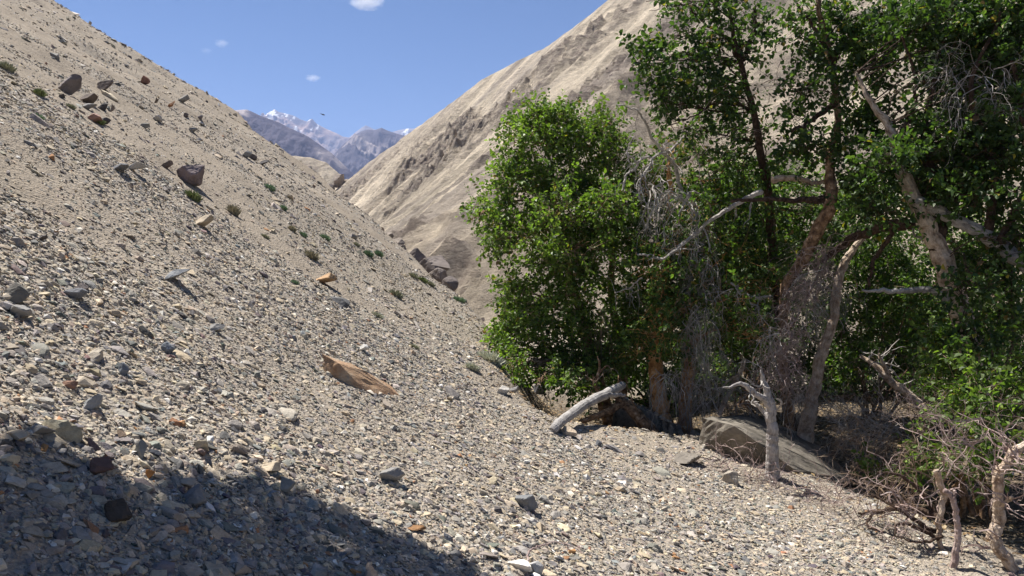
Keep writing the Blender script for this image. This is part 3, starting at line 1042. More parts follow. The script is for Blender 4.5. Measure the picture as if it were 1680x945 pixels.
for (u, v, w_, h_, c_, lb, tl) in RK:
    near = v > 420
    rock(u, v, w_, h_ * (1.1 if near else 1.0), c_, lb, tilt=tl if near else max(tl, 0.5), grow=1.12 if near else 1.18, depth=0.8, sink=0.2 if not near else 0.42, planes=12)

# dark outcrop along the edge of the scree
OC = [(604, 373, 18, 8, 22.3, 'small rock above the dark outcrop at the scree edge, second from the top end'), (592, 362, 14, 7, 22.6, 'highest small stone of the row leading to the dark outcrop'), (622, 384, 20, 10, 22.0, 'third small rock from the top end of the dark outcrop'), (634, 392, 26, 13, 21.0, 'flat rock near the top of the dark outcrop at the scree edge'),
      (648, 402, 26, 15, 20.3, 'grey block in the upper part of the dark outcrop'), (657, 412, 18, 14, 19.9, 'small tan block at the neck of the dark outcrop'),
      (677, 430, 38, 28, 19.3, 'left purple block of the main dark outcrop'), (702, 441, 52, 40, 19.0, 'largest purple block of the dark outcrop at the scree edge'),
      (722, 456, 36, 32, 18.4, 'brown block of the dark outcrop, right of the largest'), (738, 470, 24, 24, 17.9, 'lowest pointed block of the dark outcrop')]
for k, (u, v, w_, h_, y_, lb) in enumerate(OC):
    o = rock(u, v, w_, h_, (0.19, 0.16, 0.145) if k > 5 else (0.26, 0.22, 0.185), lb, name='outcrop_rock', y=y_, tilt=0.62, sink=0.05, depth=0.9, grow=1.2, group='rocks of the dark outcrop at the scree edge')
    o['category'] = 'rock'
# crag at the bend of the valley
for u, v, w_, h_, c_, lb in [(556, 292, 26, 22, (0.27, 0.22, 0.18), 'brown crag block at the bend of the valley'), (542, 305, 20, 16, (0.30, 0.25, 0.21), 'lower grey crag left of the brown one at the valley bend'),
                             (570, 296, 22, 18, (0.32, 0.26, 0.21), 'right hand crag block at the valley bend, next to the pale hillside')]:
    rock(u, v, w_, h_, c_, lb, name='crag', y=238, tilt=0.5, sink=0.45, grow=1.0, depth=1.0)

# the rust coloured slab
g_c, g_d, g_h, g_f = G(562, 626), G(534, 611), G(600, 643), G(655, 649)
dn = np.array((0, 0, -.12))
pp = [P(530, 582, g_d[1] + .06), P(557, 597, g_c[1] + .02), g_c, g_d, g_h, g_f, P(598, 610, g_h[1] + .20), P(575, 598, g_h[1] + .22), P(640, 632, g_f[1] + .12),
      g_c + dn, g_d + dn, g_h + dn, g_f + dn, G(600, 612) + dn * 2]
bm = bmesh.new()
for q in pp:
    bm.verts.new(q)
bmesh.ops.convex_hull(bm, input=bm.verts)
bmesh.ops.delete(bm, geom=[q for q in bm.verts if not q.link_faces], context='VERTS')
bmesh.ops.triangulate(bm, faces=bm.faces)
bmesh.ops.subdivide_edges(bm, edges=bm.edges, cuts=5, use_grid_fill=True)
V = np.array([q.co for q in bm.verts]); bm.verts.index_update()
T = [[q.index for q in fc.verts] for fc in bm.faces]
bm.free()
V = V + unit(V - V.mean(0)) * (0.010 * fbm(V * 9, 4) + 0.006 * ridged(V * 25, 3))[:, None]
m_ = MB(); m_.add(V, None, T)
tag(m_.build('slab', M_SLAB), 'rust and tan stone slab stuck in the gravel with a dark broken end', 'rock')

# the huge boulder under the trees
pp = [P(1156, 688, 8.85), P(1206, 700, 8.40), P(1149, 744, 8.95), P(1172, 792, 8.9), P(1225, 806, 8.6), P(1262, 722, 8.55), P(1300, 768, 8.15), P(1345, 800, 8.2), P(1392, 786, 8.5), P(1290, 812, 8.25),
      P(1236, 685, 10.3), P(1192, 683, 10.2), P(1312, 712, 10.2), P(1394, 774, 9.6), P(1160, 800, 10.2), P(1300, 840, 10.3), P(1390, 840, 9.8)]
bm = bmesh.new()
for q in pp:
    bm.verts.new(q)
bmesh.ops.convex_hull(bm, input=bm.verts)
bmesh.ops.delete(bm, geom=[q for q in bm.verts if not q.link_faces], context='VERTS')
bmesh.ops.triangulate(bm, faces=bm.faces)
bmesh.ops.subdivide_edges(bm, edges=bm.edges, cuts=7, use_grid_fill=True)
V = np.array([q.co for q in bm.verts]); bm.verts.index_update()
T = [[q.index for q in fc.verts] for fc in bm.faces]
bm.free()
V = V + unit(V - V.mean(0)) * (0.05 * fbm(V * 2.0, 5) + 0.016 * ridged(V * 6, 4, 0.6))[:, None]
m_ = MB(); m_.add(V, None, T)
tag(m_.build('boulder', M_BIGROCK, smooth=False), 'huge grey brown boulder with a sloping back under the trees', 'boulder')


# ------------------------------------------------------------------ tufts of dry slope plants
def tuft(u, v, w_px, h_px, tone, label, group='green tufts growing on the scree'):
    b = G(u, v + h_px * 0.45)
    s = b[1] / F
    r = R(int(u * 3 + v))
    n = 260
    a = w_px * 0.6 * s; hh = h_px * 1.1 * s
    th = r.uniform(0, 2 * math.pi, n); rr = np.sqrt(r.uniform(0, 1, n))
    base = np.stack([np.cos(th) * rr * a * .55, np.sin(th) * rr * a * .55, np.zeros(n)], -1)
    base[:, 2] = height(b[0] + base[:, 0], b[1] + base[:, 1]) - b[2]
    d = unit(np.stack([np.cos(th) * rr * 1.1 * a / max(hh, 1e-3), np.sin(th) * rr * 1.1 * a / max(hh, 1e-3), np.ones(n)], -1) + r.normal(0, .22, (n, 3)))
    ln_ = hh * r.uniform(.6, 1.05, n) * (1 - .3 * rr)
    sd = unit(np.cross(d, r.normal(size=(n, 3)))) * (0.045 * hh * r.uniform(.6, 1.6, n))[:, None]
    mid = base + d * (ln_ * .6)[:, None]
    tip = base + d * ln_[:, None] + np.array((0, 0, -.05)) * ln_[:, None]
    V = np.stack([base - sd * .6, base + sd * .6, mid + sd, tip, mid - sd], 1).reshape(-1, 3)
    i = np.arange(n)[:, None] * 5
    cols = {'g': (0.24, 0.28, 0.12), 'p': (0.36, 0.36, 0.25), 'd': (0.40, 0.36, 0.25), 's': (0.50, 0.50, 0.39), 'b': (0.24, 0.33, 0.20)}[tone]
    c = np.array(cols) * r.uniform(.6, 1.35, (n, 1))
    m_ = MB()
    m_.add(V + b, np.hstack([i, i + 1, i + 2, i + 4]), np.hstack([i + 4, i + 2, i + 3]), col=np.repeat(c, 5, 0))
    tag(m_.build('tuft', M_TUFT, origin=b), label, 'plant', group)


TF = [(317, 319, 22, 18, 'g', 'round green tuft right under the big shadowed boulder'), (384, 343, 18, 18, 'd', 'straw green tuft to the right of the big shadowed boulder'),
      (512, 416, 22, 16, 'd', 'two-headed dry tuft in the middle of the slope'), (480, 374, 12, 11, 'd', 'small dry tuft above two bright green ones'), (498, 384, 10, 10, 'b', 'bright green tuft mid slope, beside a dry one'),
      (534, 388, 16, 10, 'b', 'low green tuft nearest the scree edge above the outcrop'), (443, 306, 15, 11, 'b', 'green tuft by itself on the upper middle slope'), (66, 151, 14, 14, 'g', 'green tuft left of the largest purple boulder'),
      (62, 190, 18, 12, 'b', 'flat green tuft below the left boulders'), (11, 107, 26, 16, 'p', 'grey green tuft at the left edge high on the slope'), (165, 199, 14, 10, 'g', 'green tuft at the foot of a round dark rock'),
      (605, 415, 13, 12, 'b', 'left of two green tufts under the outcrop'), (622, 415, 12, 12, 'b', 'right of two green tufts under the outcrop'), (650, 480, 22, 14, 'p', 'yellow green cushion tuft with a shadow below the outcrop'),
      (679, 451, 14, 10, 'p', 'first tuft of the row along the foot of the outcrop'), (694, 458, 13, 10, 'g', 'second tuft of the row along the foot of the outcrop'), (707, 465, 12, 9, 'p', 'third tuft of the row along the foot of the outcrop'),
      (754, 490, 22, 10, 'b', 'long green tuft below the pointed end of the outcrop'), (805, 583, 48, 20, 's', 'pale grey cushion plant beside the large bush'), (776, 600, 24, 14, 's', 'faint pale tuft left of the pale cushion plant'),
      (436, 387, 13, 8, 'p', 'pale tuft at mid slope in the gravel'), (466, 340, 10, 9, 'b', 'tiny green tuft higher on the mid slope'), (620, 515, 20, 10, 's', 'pale low tuft in the gravel far below the outcrop'),
      (800, 510, 26, 12, 'g', 'green plant at the edge of the large bush'), (484, 462, 12, 8, 'b', 'small green tuft near the orange tan block'), (680, 567, 18, 8, 'p', 'low pale tuft in the gravel above the bush shade'),
      (585, 400, 10, 7, 'p', 'tiny pale tuft beside the pair of green tufts'), (117, 173, 14, 8, 'p', 'grey tuft under the largest purple boulder')]
for t in TF:
    tuft(*t)


# ------------------------------------------------------------------ trees
def smooth_line(pts, n, r, wob=0.0):
    pts = np.asarray(pts, float)
    m = len(pts)
    t = np.linspace(0, m - 1, n)
    pp = np.vstack([2 * pts[0] - pts[1], pts, 2 * pts[-1] - pts[-2]])
    i = np.clip(t.astype(int), 0, m - 2)
    f = (t - i)[:, None]
    a, b, c, d = pp[i], pp[i + 1], pp[i + 2], pp[i + 3]
    out = 0.5 * (2 * b + (c - a) * f + (2 * a - 5 * b + 4 * c - d) * f ** 2 + (3 * b - a - 3 * c + d) * f ** 3)
    if wob:
        w_ = np.cumsum(r.normal(0, 1, (n, 3)), 0)
        w_ -= np.linspace(0, 1, n)[:, None] * w_[-1]
        out = out + w_ * wob
    return out


def pix_line(spec):
    """[(u, v, y, width in px)] -> points and radii"""
    return np.array([P(u, v, y) for u, v, y, w_ in spec]), np.array([w_ * 0.43 * y / F for u, v, y, w_ in spec])


def limb_tube(mb, spec, r, k=8, mat=0, wob=0.006, n=None, knots=0.08):
    pts, rad = pix_line(spec)
    n = n or 8 * len(pts)
    c = smooth_line(pts, n, r, wob)
    rr = np.interp(np.linspace(0, len(rad) - 1, n), np.arange(len(rad)), rad)
    rr = rr * (1 + knots * noise(np.stack([np.linspace(0, n * 0.35, n), rr * 0 + r.uniform(0, 50), rr * 0], -1)))
    mb.tube(c, rr, k, mat)
    return c, rr


def twig(mb, p, d, length, rad, r, depth, droop=0.0, wig=0.35, mat=0, k=3, fork=0.5, seg=6, curl=0.0):
    """a dry twig that forks; depth levels of side twigs"""
    pts = [p]
    step = length / seg
    ds = [d]
    for i in range(seg):
        d = unit(d + r.normal(0, wig, 3) + np.array((0, 0, -droop)))
        pts.append(pts[-1] + d * step)
        ds.append(d)
    rr = np.linspace(rad, rad * 0.45, len(pts))
    mb.tube(np.array(pts), rr, k, mat, tip=False)
    if depth > 0:
        for i in range(1, len(pts)):
            if r.uniform() < fork:
                sd = unit(ds[i] + r.normal(0, 0.75, 3))
                twig(mb, pts[i], sd, length * r.uniform(0.35, 0.65), rr[i] * 0.65, r, depth - 1, droop, wig, mat, k, fork, max(3, seg - 1))


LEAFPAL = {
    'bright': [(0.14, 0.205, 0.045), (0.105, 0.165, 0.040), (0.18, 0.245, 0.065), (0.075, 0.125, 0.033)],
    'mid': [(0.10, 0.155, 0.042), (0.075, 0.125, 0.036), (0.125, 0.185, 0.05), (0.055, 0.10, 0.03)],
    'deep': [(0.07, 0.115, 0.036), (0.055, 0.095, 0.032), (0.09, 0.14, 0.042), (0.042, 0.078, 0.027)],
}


def leaves(mb, base, d, ln_, nl, size, pal, r, mat=0, droop=0.25):
    """leaf sprays: nl leaves along every twig, all at once"""
    n = len(base)
    t = (np.arange(nl)[None] + r.uniform(0.1, 0.9, (n, nl))) / nl
    side_ = unit(np.cross(d, r.normal(size=(n, 3))))
    up_ = np.cross(side_, d)
    sg = np.where(np.arange(nl) % 2 == 0, 1.0, -1.0)[None]
    pos = base[:, None] + d[:, None] * (t * ln_[:, None])[..., None]
    ld = unit(side_[:, None] * sg[..., None] * r.uniform(.4, 1.1, (n, nl, 1)) + d[:, None] * r.uniform(.1, .9, (n, nl, 1)) + r.normal(0, .45, (n, nl, 3)) - np.array((0, 0, droop)))
    pos = pos + ld * (0.25 * size)
    nr = unit(np.array((0, 0, .75)) + up_[:, None] * 0.3 + r.normal(0, .6, (n, nl, 3)))
    sd = unit(np.cross(ld, nr))
    nr = np.cross(sd, ld)
    s = size * r.uniform(.6, 1.3, (n, nl, 1)) * r.uniform(.75, 1.25, (n, 1, 1))
    w_ = s * r.uniform(.34, .46, (n, nl, 1))
    fold = w_ * 0.35
    B = pos
    T_ = pos + ld * s - nr * s * 0.10
    L1 = pos + ld * s * .28 + sd * w_ * .9 + nr * fold
    L2 = pos + ld * s * .66 + sd * w_ * .72 + nr * fold * .7
    R1 = pos + ld * s * .28 - sd * w_ * .9 + nr * fold
    R2 = pos + ld * s * .66 - sd * w_ * .72 + nr * fold * .7
    V = np.stack([B, L1, L2, T_, R2, R1], 2).reshape(-1, 3)
    i = np.arange(n * nl)[:, None] * 6
    Qd = np.vstack([np.hstack([i, i + 1, i + 2, i + 3]), np.hstack([i, i + 3, i + 4, i + 5])])
    P_ = np.array(pal)
    c = P_[r.randint(0, len(P_), n * nl)] * np.repeat(r.uniform(.62, 1.4, n), nl)[:, None] * r.uniform(.8, 1.2, (n * nl, 1))
    yl = r.uniform(0, 1, n * nl) < 0.012
    c[yl] = np.array((0.30, 0.26, 0.05))
    dry = r.uniform(0, 1, n * nl) < 0.015
    c[dry] = np.array((0.20, 0.13, 0.07))
    mb.add(V, Qd, col=np.repeat(c, 6, 0), mat=mat)


def crown(name, parent, ells, dens, size, pal, seed, bark, nl=13, gap=0.0, trunk=None, outward=0.6, limb_r=0.018, gapf=1.5):
    """ells: (u, v, ru, rv, y[, thickness]) clumps of foliage; leaves and their twigs become one crown mesh, the branches one limb each"""
    r = R(seed)
    mb = MB()
    bs, dd, ll = [], [], []
    for e in ells:
        u, v, ru, rv, y_ = e[:5]
        c = P(u, v, y_)
        a = np.array((ru * y_ / F, e[5] if len(e) > 5 else 1.05 * (ru + rv) * 0.5 * y_ / F + 0.14, rv * y_ / F))
        n = int(dens * math.pi * a[0] * a[2]) + 4
        dr = unit(r.normal(size=(n, 3)))
        rad = r.uniform(0, 1, n) ** 0.45
        p = c + dr * rad[:, None] * a
        keep = fbm(p * gapf + seed, 2) > gap - 0.45 + 0.25 * (rad - 0.6)
        p, dr = p[keep], dr[keep]
        d = unit(dr * outward + r.normal(0, .55, p.shape) + np.array((0, 0, .12)))
        bs.append(p); dd.append(d); ll.append(r.uniform(.16, .34, len(p)) * (size / 0.05) ** 0.5)
        if trunk is not None:
            k = np.argmin(((trunk - c) ** 2).sum(1) + 2.0 * np.clip(trunk[:, 2] - c[2] + 0.3, 0, None) ** 2)
            lm = MB()
            st = trunk[k]
            md = (st + c) / 2 + r.normal(0, .10, 3) + np.array((0, 0, .05))
            ln0 = np.linalg.norm(c - st)
            cr = smooth_line([st, md, c], 14, r, .012)
            r0 = limb_r * (0.7 + 0.4 * ln0)
            lm.tube(cr, np.linspace(r0, r0 * .4, 14), 5, 0)
            for q in range(7):
                i = r.randint(5, 14)
                tgt = c + unit(r.normal(size=3)) * a * r.uniform(.5, .95)
                cc = smooth_line([cr[i], (cr[i] + tgt) / 2 + r.normal(0, .05, 3), tgt], 8, r, .01)
                lm.tube(cc, np.linspace(r0 * .42, .003, 8), 4, 0, tip=False)
            lm.build('limb', bark, parent)
    bs, dd, ll = np.vstack(bs), np.vstack(dd), np.concatenate(ll)
    leaves(mb, bs, dd, ll, nl, size, LEAFPAL[pal], r)
    # the twigs that carry the leaves
    n = len(bs)
    s1 = unit(np.cross(dd, r.normal(size=(n, 3)))); s2 = np.cross(dd, s1)
    b0 = bs - dd * 0.10
    w_ = 0.0028
    V = np.stack([b0 + s1 * w_, b0 + (-.5 * s1 + .87 * s2) * w_, b0 + (-.5 * s1 - .87 * s2) * w_, bs + dd * ll[:, None]], 1).reshape(-1, 3)
    i = np.arange(n)[:, None] * 4
    mb.add(V, None, np.vstack([np.hstack([i, i + 1, i + 3]), np.hstack([i + 1, i + 2, i + 3]), np.hstack([i + 2, i, i + 3])]), mat=1)
    return mb.build(name, [M_LEAF, bark], parent)


def tangle(mb, ells, r, n, length, rad, depth, droop, wig=0.35, mat=0, fork=0.5, bias=(0, 0, 0), seg=7):
    for e in ells:
        u, v, ru, rv, y_ = e[:5]
        c = P(u, v, y_)
        a = np.array((ru * y_ / F, e[5] if len(e) > 5 else 0.3, rv * y_ / F))
        for q in range(n):
            p = c + unit(r.normal(size=3)) * r.uniform(0, 1) ** .5 * a
            d = unit(r.normal(size=3) + np.array(bias))
            twig(mb, p, d, length * r.uniform(.6, 1.3), rad * r.uniform(.6, 1.4), r, depth, droop, wig, mat, 3, fork, seg)


def gpt(u, v):
    return G(u, v)


# --- the broad bright bush-like tree on the left of the thicket
TB = []
t1 = empty('poplar_tree', P(1010, 700, 12.2), 'broad bright green poplar bush, leftmost tree, hanging over the scree edge', 'tree', 'trees of the thicket')
m_ = MB(); rr_ = R(1)
c1, _ = limb_tube(m_, [(1005, 712, 12.0, 30), (985, 640, 12.0, 26), (960, 540, 12.0, 20), (935, 440, 12.0, 15), (915, 330, 12.0, 10), (895, 230, 12.0, 5)], rr_)
m_.build('trunk', M_PEEL, t1)
m_ = MB()
c2, _ = limb_tube(m_, [(1012, 712, 12.2, 24), (1020, 600, 12.3, 18), (1000, 480, 12.4, 14), (1010, 360, 12.3, 9), (990, 240, 12.2, 5)], rr_)
m_.build('trunk', M_PEEL, t1)
TR1 = np.vstack([c1, c2])
B1 = [(852, 598, 34, 24, 10.6, .5), (884, 622, 38, 14, 10.2, .4), (932, 628, 34, 12, 10.2, .4), (832, 606, 20, 16, 10.6, .4), (915, 345, 46, 30, 10.8, .6), (950, 405, 46, 30, 10.7, .6), (990, 335, 36, 26, 10.8, .5), (885, 215, 50, 48, 12.0), (905, 200, 38, 34, 12.2), (862, 235, 34, 34, 12.1), (990, 225, 46, 46, 12.0), (1005, 205, 26, 28, 12.1), (930, 285, 95, 60, 12.0, .9), (838, 285, 36, 34, 11.9), (855, 330, 72, 48, 11.8),
      (798, 352, 36, 30, 11.8), (778, 358, 18, 18, 11.8), (815, 395, 32, 22, 11.8), (870, 395, 60, 46, 11.7, 1.15), (960, 370, 95, 70, 11.9, .9), (848, 470, 26, 18, 11.9), (870, 500, 52, 34, 11.7, 1.15), (838, 540, 30, 28, 11.8),
      (930, 500, 70, 46, 11.8, 1.15), (880, 560, 58, 40, 11.6, 1.15), (940, 560, 55, 40, 11.7, 1.15), (895, 598, 48, 26, 11.6), (962, 604, 40, 26, 11.5), (1012, 590, 34, 32, 11.5), (1030, 320, 46, 60, 12.0), (1015, 440, 50, 52, 11.8),
      (1040, 500, 40, 50, 11.8), (925, 430, 55, 30, 11.7), (990, 620, 30, 16, 11.4), (830, 575, 24, 20, 11.7)]
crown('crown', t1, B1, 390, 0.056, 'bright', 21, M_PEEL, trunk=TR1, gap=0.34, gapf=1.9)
for q_, (el_, n_, dr_) in enumerate([((985, 515, 8, 22, 11.2, .06), 14, .8), ((865, 555, 30, 40, 11.6), 12, .1), ((930, 420, 30, 20, 11.5), 12, .1)]):
    m_ = MB(); tangle(m_, [el_], R(31 + q_), n_, .45, .004, 1, dr_, .25)
    m_.build('dead_twigs', M_TWIGT, t1)

# --- the pair of orange trunks
t2 = empty('poplar_tree', P(1105, 712, 10.6), 'poplar with two thick orange trunks side by side above the gravel lip', 'tree', 'trees of the thicket')
m_ = MB(); rr_ = R(2)
c1, _ = limb_tube(m_, [(1096, 722, 10.5, 40), (1088, 680, 10.5, 34), (1080, 620, 10.6, 30), (1078, 540, 10.8, 24), (1092, 440, 11.0, 17), (1102, 330, 11.2, 13), (1095, 270, 11.2, 8)], rr_, 10, knots=.2)
m_.build('trunk', M_ORANGE, t2)
m_ = MB()
c2, _ = limb_tube(m_, [(1122, 722, 10.8, 32), (1126, 670, 10.8, 27), (1136, 590, 10.9, 23), (1132, 500, 11.0, 18), (1160, 400, 11.2, 14), (1180, 320, 11.3, 9), (1190, 270, 11.3, 6)], rr_, 10, knots=.2)
m_.build('trunk', M_ORANGE, t2)
TR2 = np.vstack([c1, c2])
B2 = [(1075, 400, 36, 46, 11.3), (1075, 520, 40, 50, 11.2), (1050, 575, 30, 26, 10.6), (1110, 470, 40, 50, 11.3), (1065, 300, 34, 40, 11.5), (1160, 470, 34, 40, 11.4), (1120, 300, 36, 26, 11.8), (1110, 560, 34, 40, 10.9)]
B2 += [(1150, 430, 44, 44, 10.7, 1.1), (1190, 490, 40, 44, 10.4, 1.0), (1130, 350, 44, 36, 11.0, 1.0), (1200, 420, 40, 40, 10.9, 1.0), (1230, 540, 30, 30, 10.2, .7), (1250, 470, 34, 40, 10.5, .8),
       (1070, 440, 40, 50, 10.5), (1110, 400, 30, 34, 10.7), (1075, 530, 40, 44, 10.35), (1120, 500, 36, 40, 10.6), (1140, 440, 30, 40, 10.8), (1160, 545, 30, 34, 10.9), (1110, 240, 40, 34, 11.6), (1180, 400, 36, 40, 11.0), (1185, 330, 40, 34, 11.3)]
crown('crown', t2, B2, 250, 0.055, 'mid', 22, M_ORANGE, trunk=TR2, gap=0.28, gapf=2.2)
m_ = MB()
tangle(m_, [(1085, 295, 26, 16, 10.9), (1065, 330, 14, 30, 10.8), (1125, 320, 26, 20, 10.6)], R(33), 9, .75, .009, 2, .45, .38, fork=.5)
m_.build('dead_branches', M_TWIGG, t2)
m_ = MB()
tangle(m_, [(1140, 380, 26, 40, 10.6), (1155, 430, 22, 40, 10.5), (1135, 520, 20, 50, 10.3), (1150, 590, 16, 40, 10.2), (1100, 620, 34, 26, 10.1), (1165, 500, 16, 40, 10.3)], R(34), 32, .55, .0044, 2, .55, .35, fork=.45)
m_.build('hanging_twigs', M_TWIGG, t2)
m_ = MB()
for sp in [[(1010, 172, 10.6, 3), (1048, 190, 10.6, 4), (1078, 245, 10.7, 6), (1110, 282, 10.8, 8), (1120, 330, 10.9, 9)],
           [(1020, 312, 10.5, 4), (1042, 275, 10.5, 5), (1062, 255, 10.6, 5), (1100, 250, 10.7, 6), (1135, 210, 10.8, 4)],
           [(1040, 225, 10.5, 3), (1034, 245, 10.5, 4), (1046, 270, 10.5, 3)], [(1045, 420, 10.3, 4), (1090, 422, 10.2, 6), (1140, 380, 10.2, 7), (1180, 352, 10.1, 8), (1250, 315, 10.0, 11)],
           [(1128, 318, 10.3, 6), (1140, 350, 10.3, 5), (1142, 390, 10.3, 3)], [(1128, 318, 10.3, 6), (1112, 345, 10.3, 4), (1108, 372, 10.3, 3)], [(1052, 330, 10.4, 5), (1050, 300, 10.4, 5), (1070, 260, 10.5, 6)],
           [(1190, 462, 10.0, 4), (1215, 470, 10.0, 6), (1235, 485, 10.0, 7), (1266, 487, 10.1, 7)], [(1228, 492, 10.0, 3), (1240, 510, 10.0, 3), (1232, 530, 10.0, 2)], [(1052, 455, 10.3, 3), (1010, 480, 10.4, 2)]]:
    c_, r_ = limb_tube(m_, sp, rr_, 5, wob=.01)
    for q in range(7):
        i = rr_.randint(2, len(c_))
        twig(m_, c_[i], unit(rr_.normal(size=3) - np.array((0, 0, .3))), rr_.uniform(.15, .4), max(r_[i] * .5, .003), rr_, 1, .25, .35)
m_.build('dead_branches', M_TWIGG, t2)

# --- the slender dark-stemmed tree, upper middle
t3 = empty('poplar_tree', P(1288, 700, 11.2), 'slender poplar with a dark upright stem and airy crown against the pale hillside', 'tree', 'trees of the thicket')
m_ = MB(); rr_ = R(3)
c1, _ = limb_tube(m_, [(1300, 715, 11.6, 20), (1282, 560, 11.4, 18), (1268, 400, 11.0, 17), (1252, 280, 10.6, 15), (1235, 190, 10.4, 13), (1216, 110, 10.3, 10), (1200, 40, 10.2, 7), (1188, -40, 10.2, 4)], rr_, 8)
m_.build('trunk', M_DARKB, t3)
for sp in [[(1216, 110, 10.3, 8), (1190, 60, 10.3, 6), (1150, 28, 10.2, 4), (1110, 5, 10.2, 3)], [(1214, 105, 10.3, 8), (1228, 60, 10.3, 6), (1240, 10, 10.2, 4)], [(1218, 95, 10.3, 6), (1204, 40, 10.4, 4), (1170, -10, 10.4, 3)],
           [(1212, 105, 10.3, 6), (1165, 100, 10.2, 4), (1120, 130, 10.1, 3)], [(1236, 185, 10.4, 6), (1190, 170, 10.3, 5), (1140, 190, 10.2, 3), (1100, 205, 10.1, 2)]]:
    m_ = MB(); limb_tube(m_, sp, rr_, 6, wob=.012); m_.build('limb', M_DARKB, t3)
B3 = [(1088, 10, 42, 22, 10.2), (1075, 95, 40, 26, 10.1), (1055, 100, 22, 18, 10.1), (1110, 60, 34, 18, 10.2), (1150, 10, 40, 24, 10.2), (1130, 120, 46, 22, 10.1), (1125, 150, 40, 20, 10.1), (1080, 130, 34, 20, 10.1), (1180, 60, 30, 22, 10.2),
      (1195, 12, 32, 26, 10.2), (1238, 15, 32, 24, 10.2), (1235, 60, 28, 26, 10.3), (1222, 90, 20, 22, 10.3), (1252, 40, 20, 16, 10.3), (1165, 100, 30, 18, 10.2), (1112, 172, 30, 18, 10.2), (1085, 160, 22, 14, 10.1), (1160, 170, 32, 18, 10.2), (1190, 150, 24, 18, 10.3),
      (1212, 160, 20, 22, 10.4), (1195, 215, 40, 22, 10.4), (1140, 215, 30, 14, 10.4), (1230, 225, 26, 26, 10.5), (1175, 250, 40, 20, 10.6), (1235, 275, 34, 26, 10.6), (1165, 290, 32, 18, 10.8), (1210, 310, 34, 20, 10.8)]
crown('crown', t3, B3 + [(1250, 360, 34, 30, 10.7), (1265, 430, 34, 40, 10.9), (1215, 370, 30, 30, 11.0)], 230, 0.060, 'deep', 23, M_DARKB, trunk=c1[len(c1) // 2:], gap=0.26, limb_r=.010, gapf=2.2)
m_ = MB()
tangle(m_, [(1110, 215, 34, 22, 10.3), (1150, 265, 40, 20, 10.4), (1270, 130, 24, 30, 10.4)], R(35), 10, .7, .005, 2, .0, .25, fork=.5)
m_.build('bare_twigs', M_TWIGP, t3)

# --- the big pale-barked tree with leaning limbs
t4 = empty('poplar_tree', P(1330, 712, 10.0), 'tall pale barked poplar with leaning limbs and a shaggy skirt of dead twigs', 'tree', 'trees of the thicket')
m_ = MB(); rr_ = R(4)
cA, _ = limb_tube(m_, [(1320, 722, 9.9, 32), (1330, 660, 9.9, 25), (1345, 590, 9.9, 21), (1362, 510, 10.0, 17), (1376, 440, 10.1, 16), (1408, 400, 10.2, 12), (1432, 370, 10.3, 8)], rr_, 9, wob=.008, knots=.2)
m_.build('trunk', M_PALE, t4)
m_ = MB()
cB, _ = limb_tube(m_, [(1296, 720, 10.4, 22), (1284, 600, 10.2, 18), (1288, 475, 10.0, 19), (1325, 420, 9.9, 22), (1350, 365, 9.8, 25), (1366, 320, 9.8, 24), (1362, 250, 9.9, 15), (1372, 190, 9.9, 13), (1362, 90, 9.9, 12), (1345, 10, 9.9, 9), (1335, -50, 9.9, 6)], rr_, 9, wob=.008, knots=.15)
m_.build('trunk', M_PEEL, t4)
LB = [([(1366, 320, 9.8, 20), (1330, 330, 9.7, 12), (1280, 328, 9.6, 9), (1200, 330, 9.6, 6)], M_DARKB), ([(1500, 365, 9.2, 20), (1450, 372, 9.4, 22), (1415, 390, 9.6, 20), (1385, 402, 9.8, 14), (1350, 430, 10.0, 10)], M_DARKB),
      ([(1372, 170, 9.9, 12), (1335, 200, 9.8, 9), (1300, 215, 9.7, 6)], M_DARKB), ([(1368, 120, 9.9, 10), (1330, 50, 9.8, 7), (1308, 5, 9.8, 4)], M_DARKB), ([(1372, 100, 9.9, 9), (1385, 40, 10.0, 6), (1378, -20, 10.0, 4)], M_DARKB),
      ([(1268, 296, 9.9, 14), (1320, 300, 9.9, 9), (1360, 298, 9.9, 8)], M_PALE), ([(1470, 365, 9.3, 10), (1440, 420, 9.4, 8), (1425, 470, 9.4, 5)], M_DARKB)]
for sp, mm in LB:
    m_ = MB(); limb_tube(m_, sp, rr_, 7, wob=.012); m_.build('limb', mm, t4)
B4 = [(1330, 20, 36, 28, 9.9), (1312, 60, 28, 18, 9.8), (1392, 30, 40, 34, 9.9), (1378, 85, 40, 26, 9.9), (1430, 60, 34, 40, 9.9), (1462, 20, 26, 26, 10.0), (1420, 115, 34, 26, 9.9), (1335, 85, 26, 20, 9.8), (1345, 150, 34, 18, 9.8), (1310, 150, 26, 16, 9.7),
      (1390, 150, 36, 24, 9.9), (1440, 140, 26, 22, 9.9), (1400, 195, 32, 22, 9.9), (1320, 185, 28, 16, 9.8), (1445, 190, 28, 26, 9.9), (1300, 235, 34, 18, 9.9), (1340, 240, 34, 20, 9.8), (1390, 240, 30, 20, 9.9), (1425, 250, 30, 26, 9.8), (1400, 290, 36, 24, 9.8), (1440, 310, 30, 24, 9.7),
      (1300, 290, 26, 16, 10.2), (1310, 350, 26, 22, 10.2), (1410, 345, 40, 26, 9.8), (1465, 260, 22, 26, 9.7)]
crown('crown', t4, B4, 240, 0.060, 'deep', 24, M_DARKB, trunk=cB[len(cB) // 2:], gap=0.20, limb_r=.008, gapf=2.2)
m_ = MB()
tangle(m_, [(1296, 545, 34, 36, 9.6, .3), (1318, 470, 26, 34, 9.7, .25), (1342, 425, 20, 36, 9.8, .2), (1282, 600, 22, 34, 9.5, .25)], R(36), 52, .46, .0046, 2, .26, .55, fork=.5)
m_.build('hanging_twigs', M_TWIGP, t4)
m_ = MB()
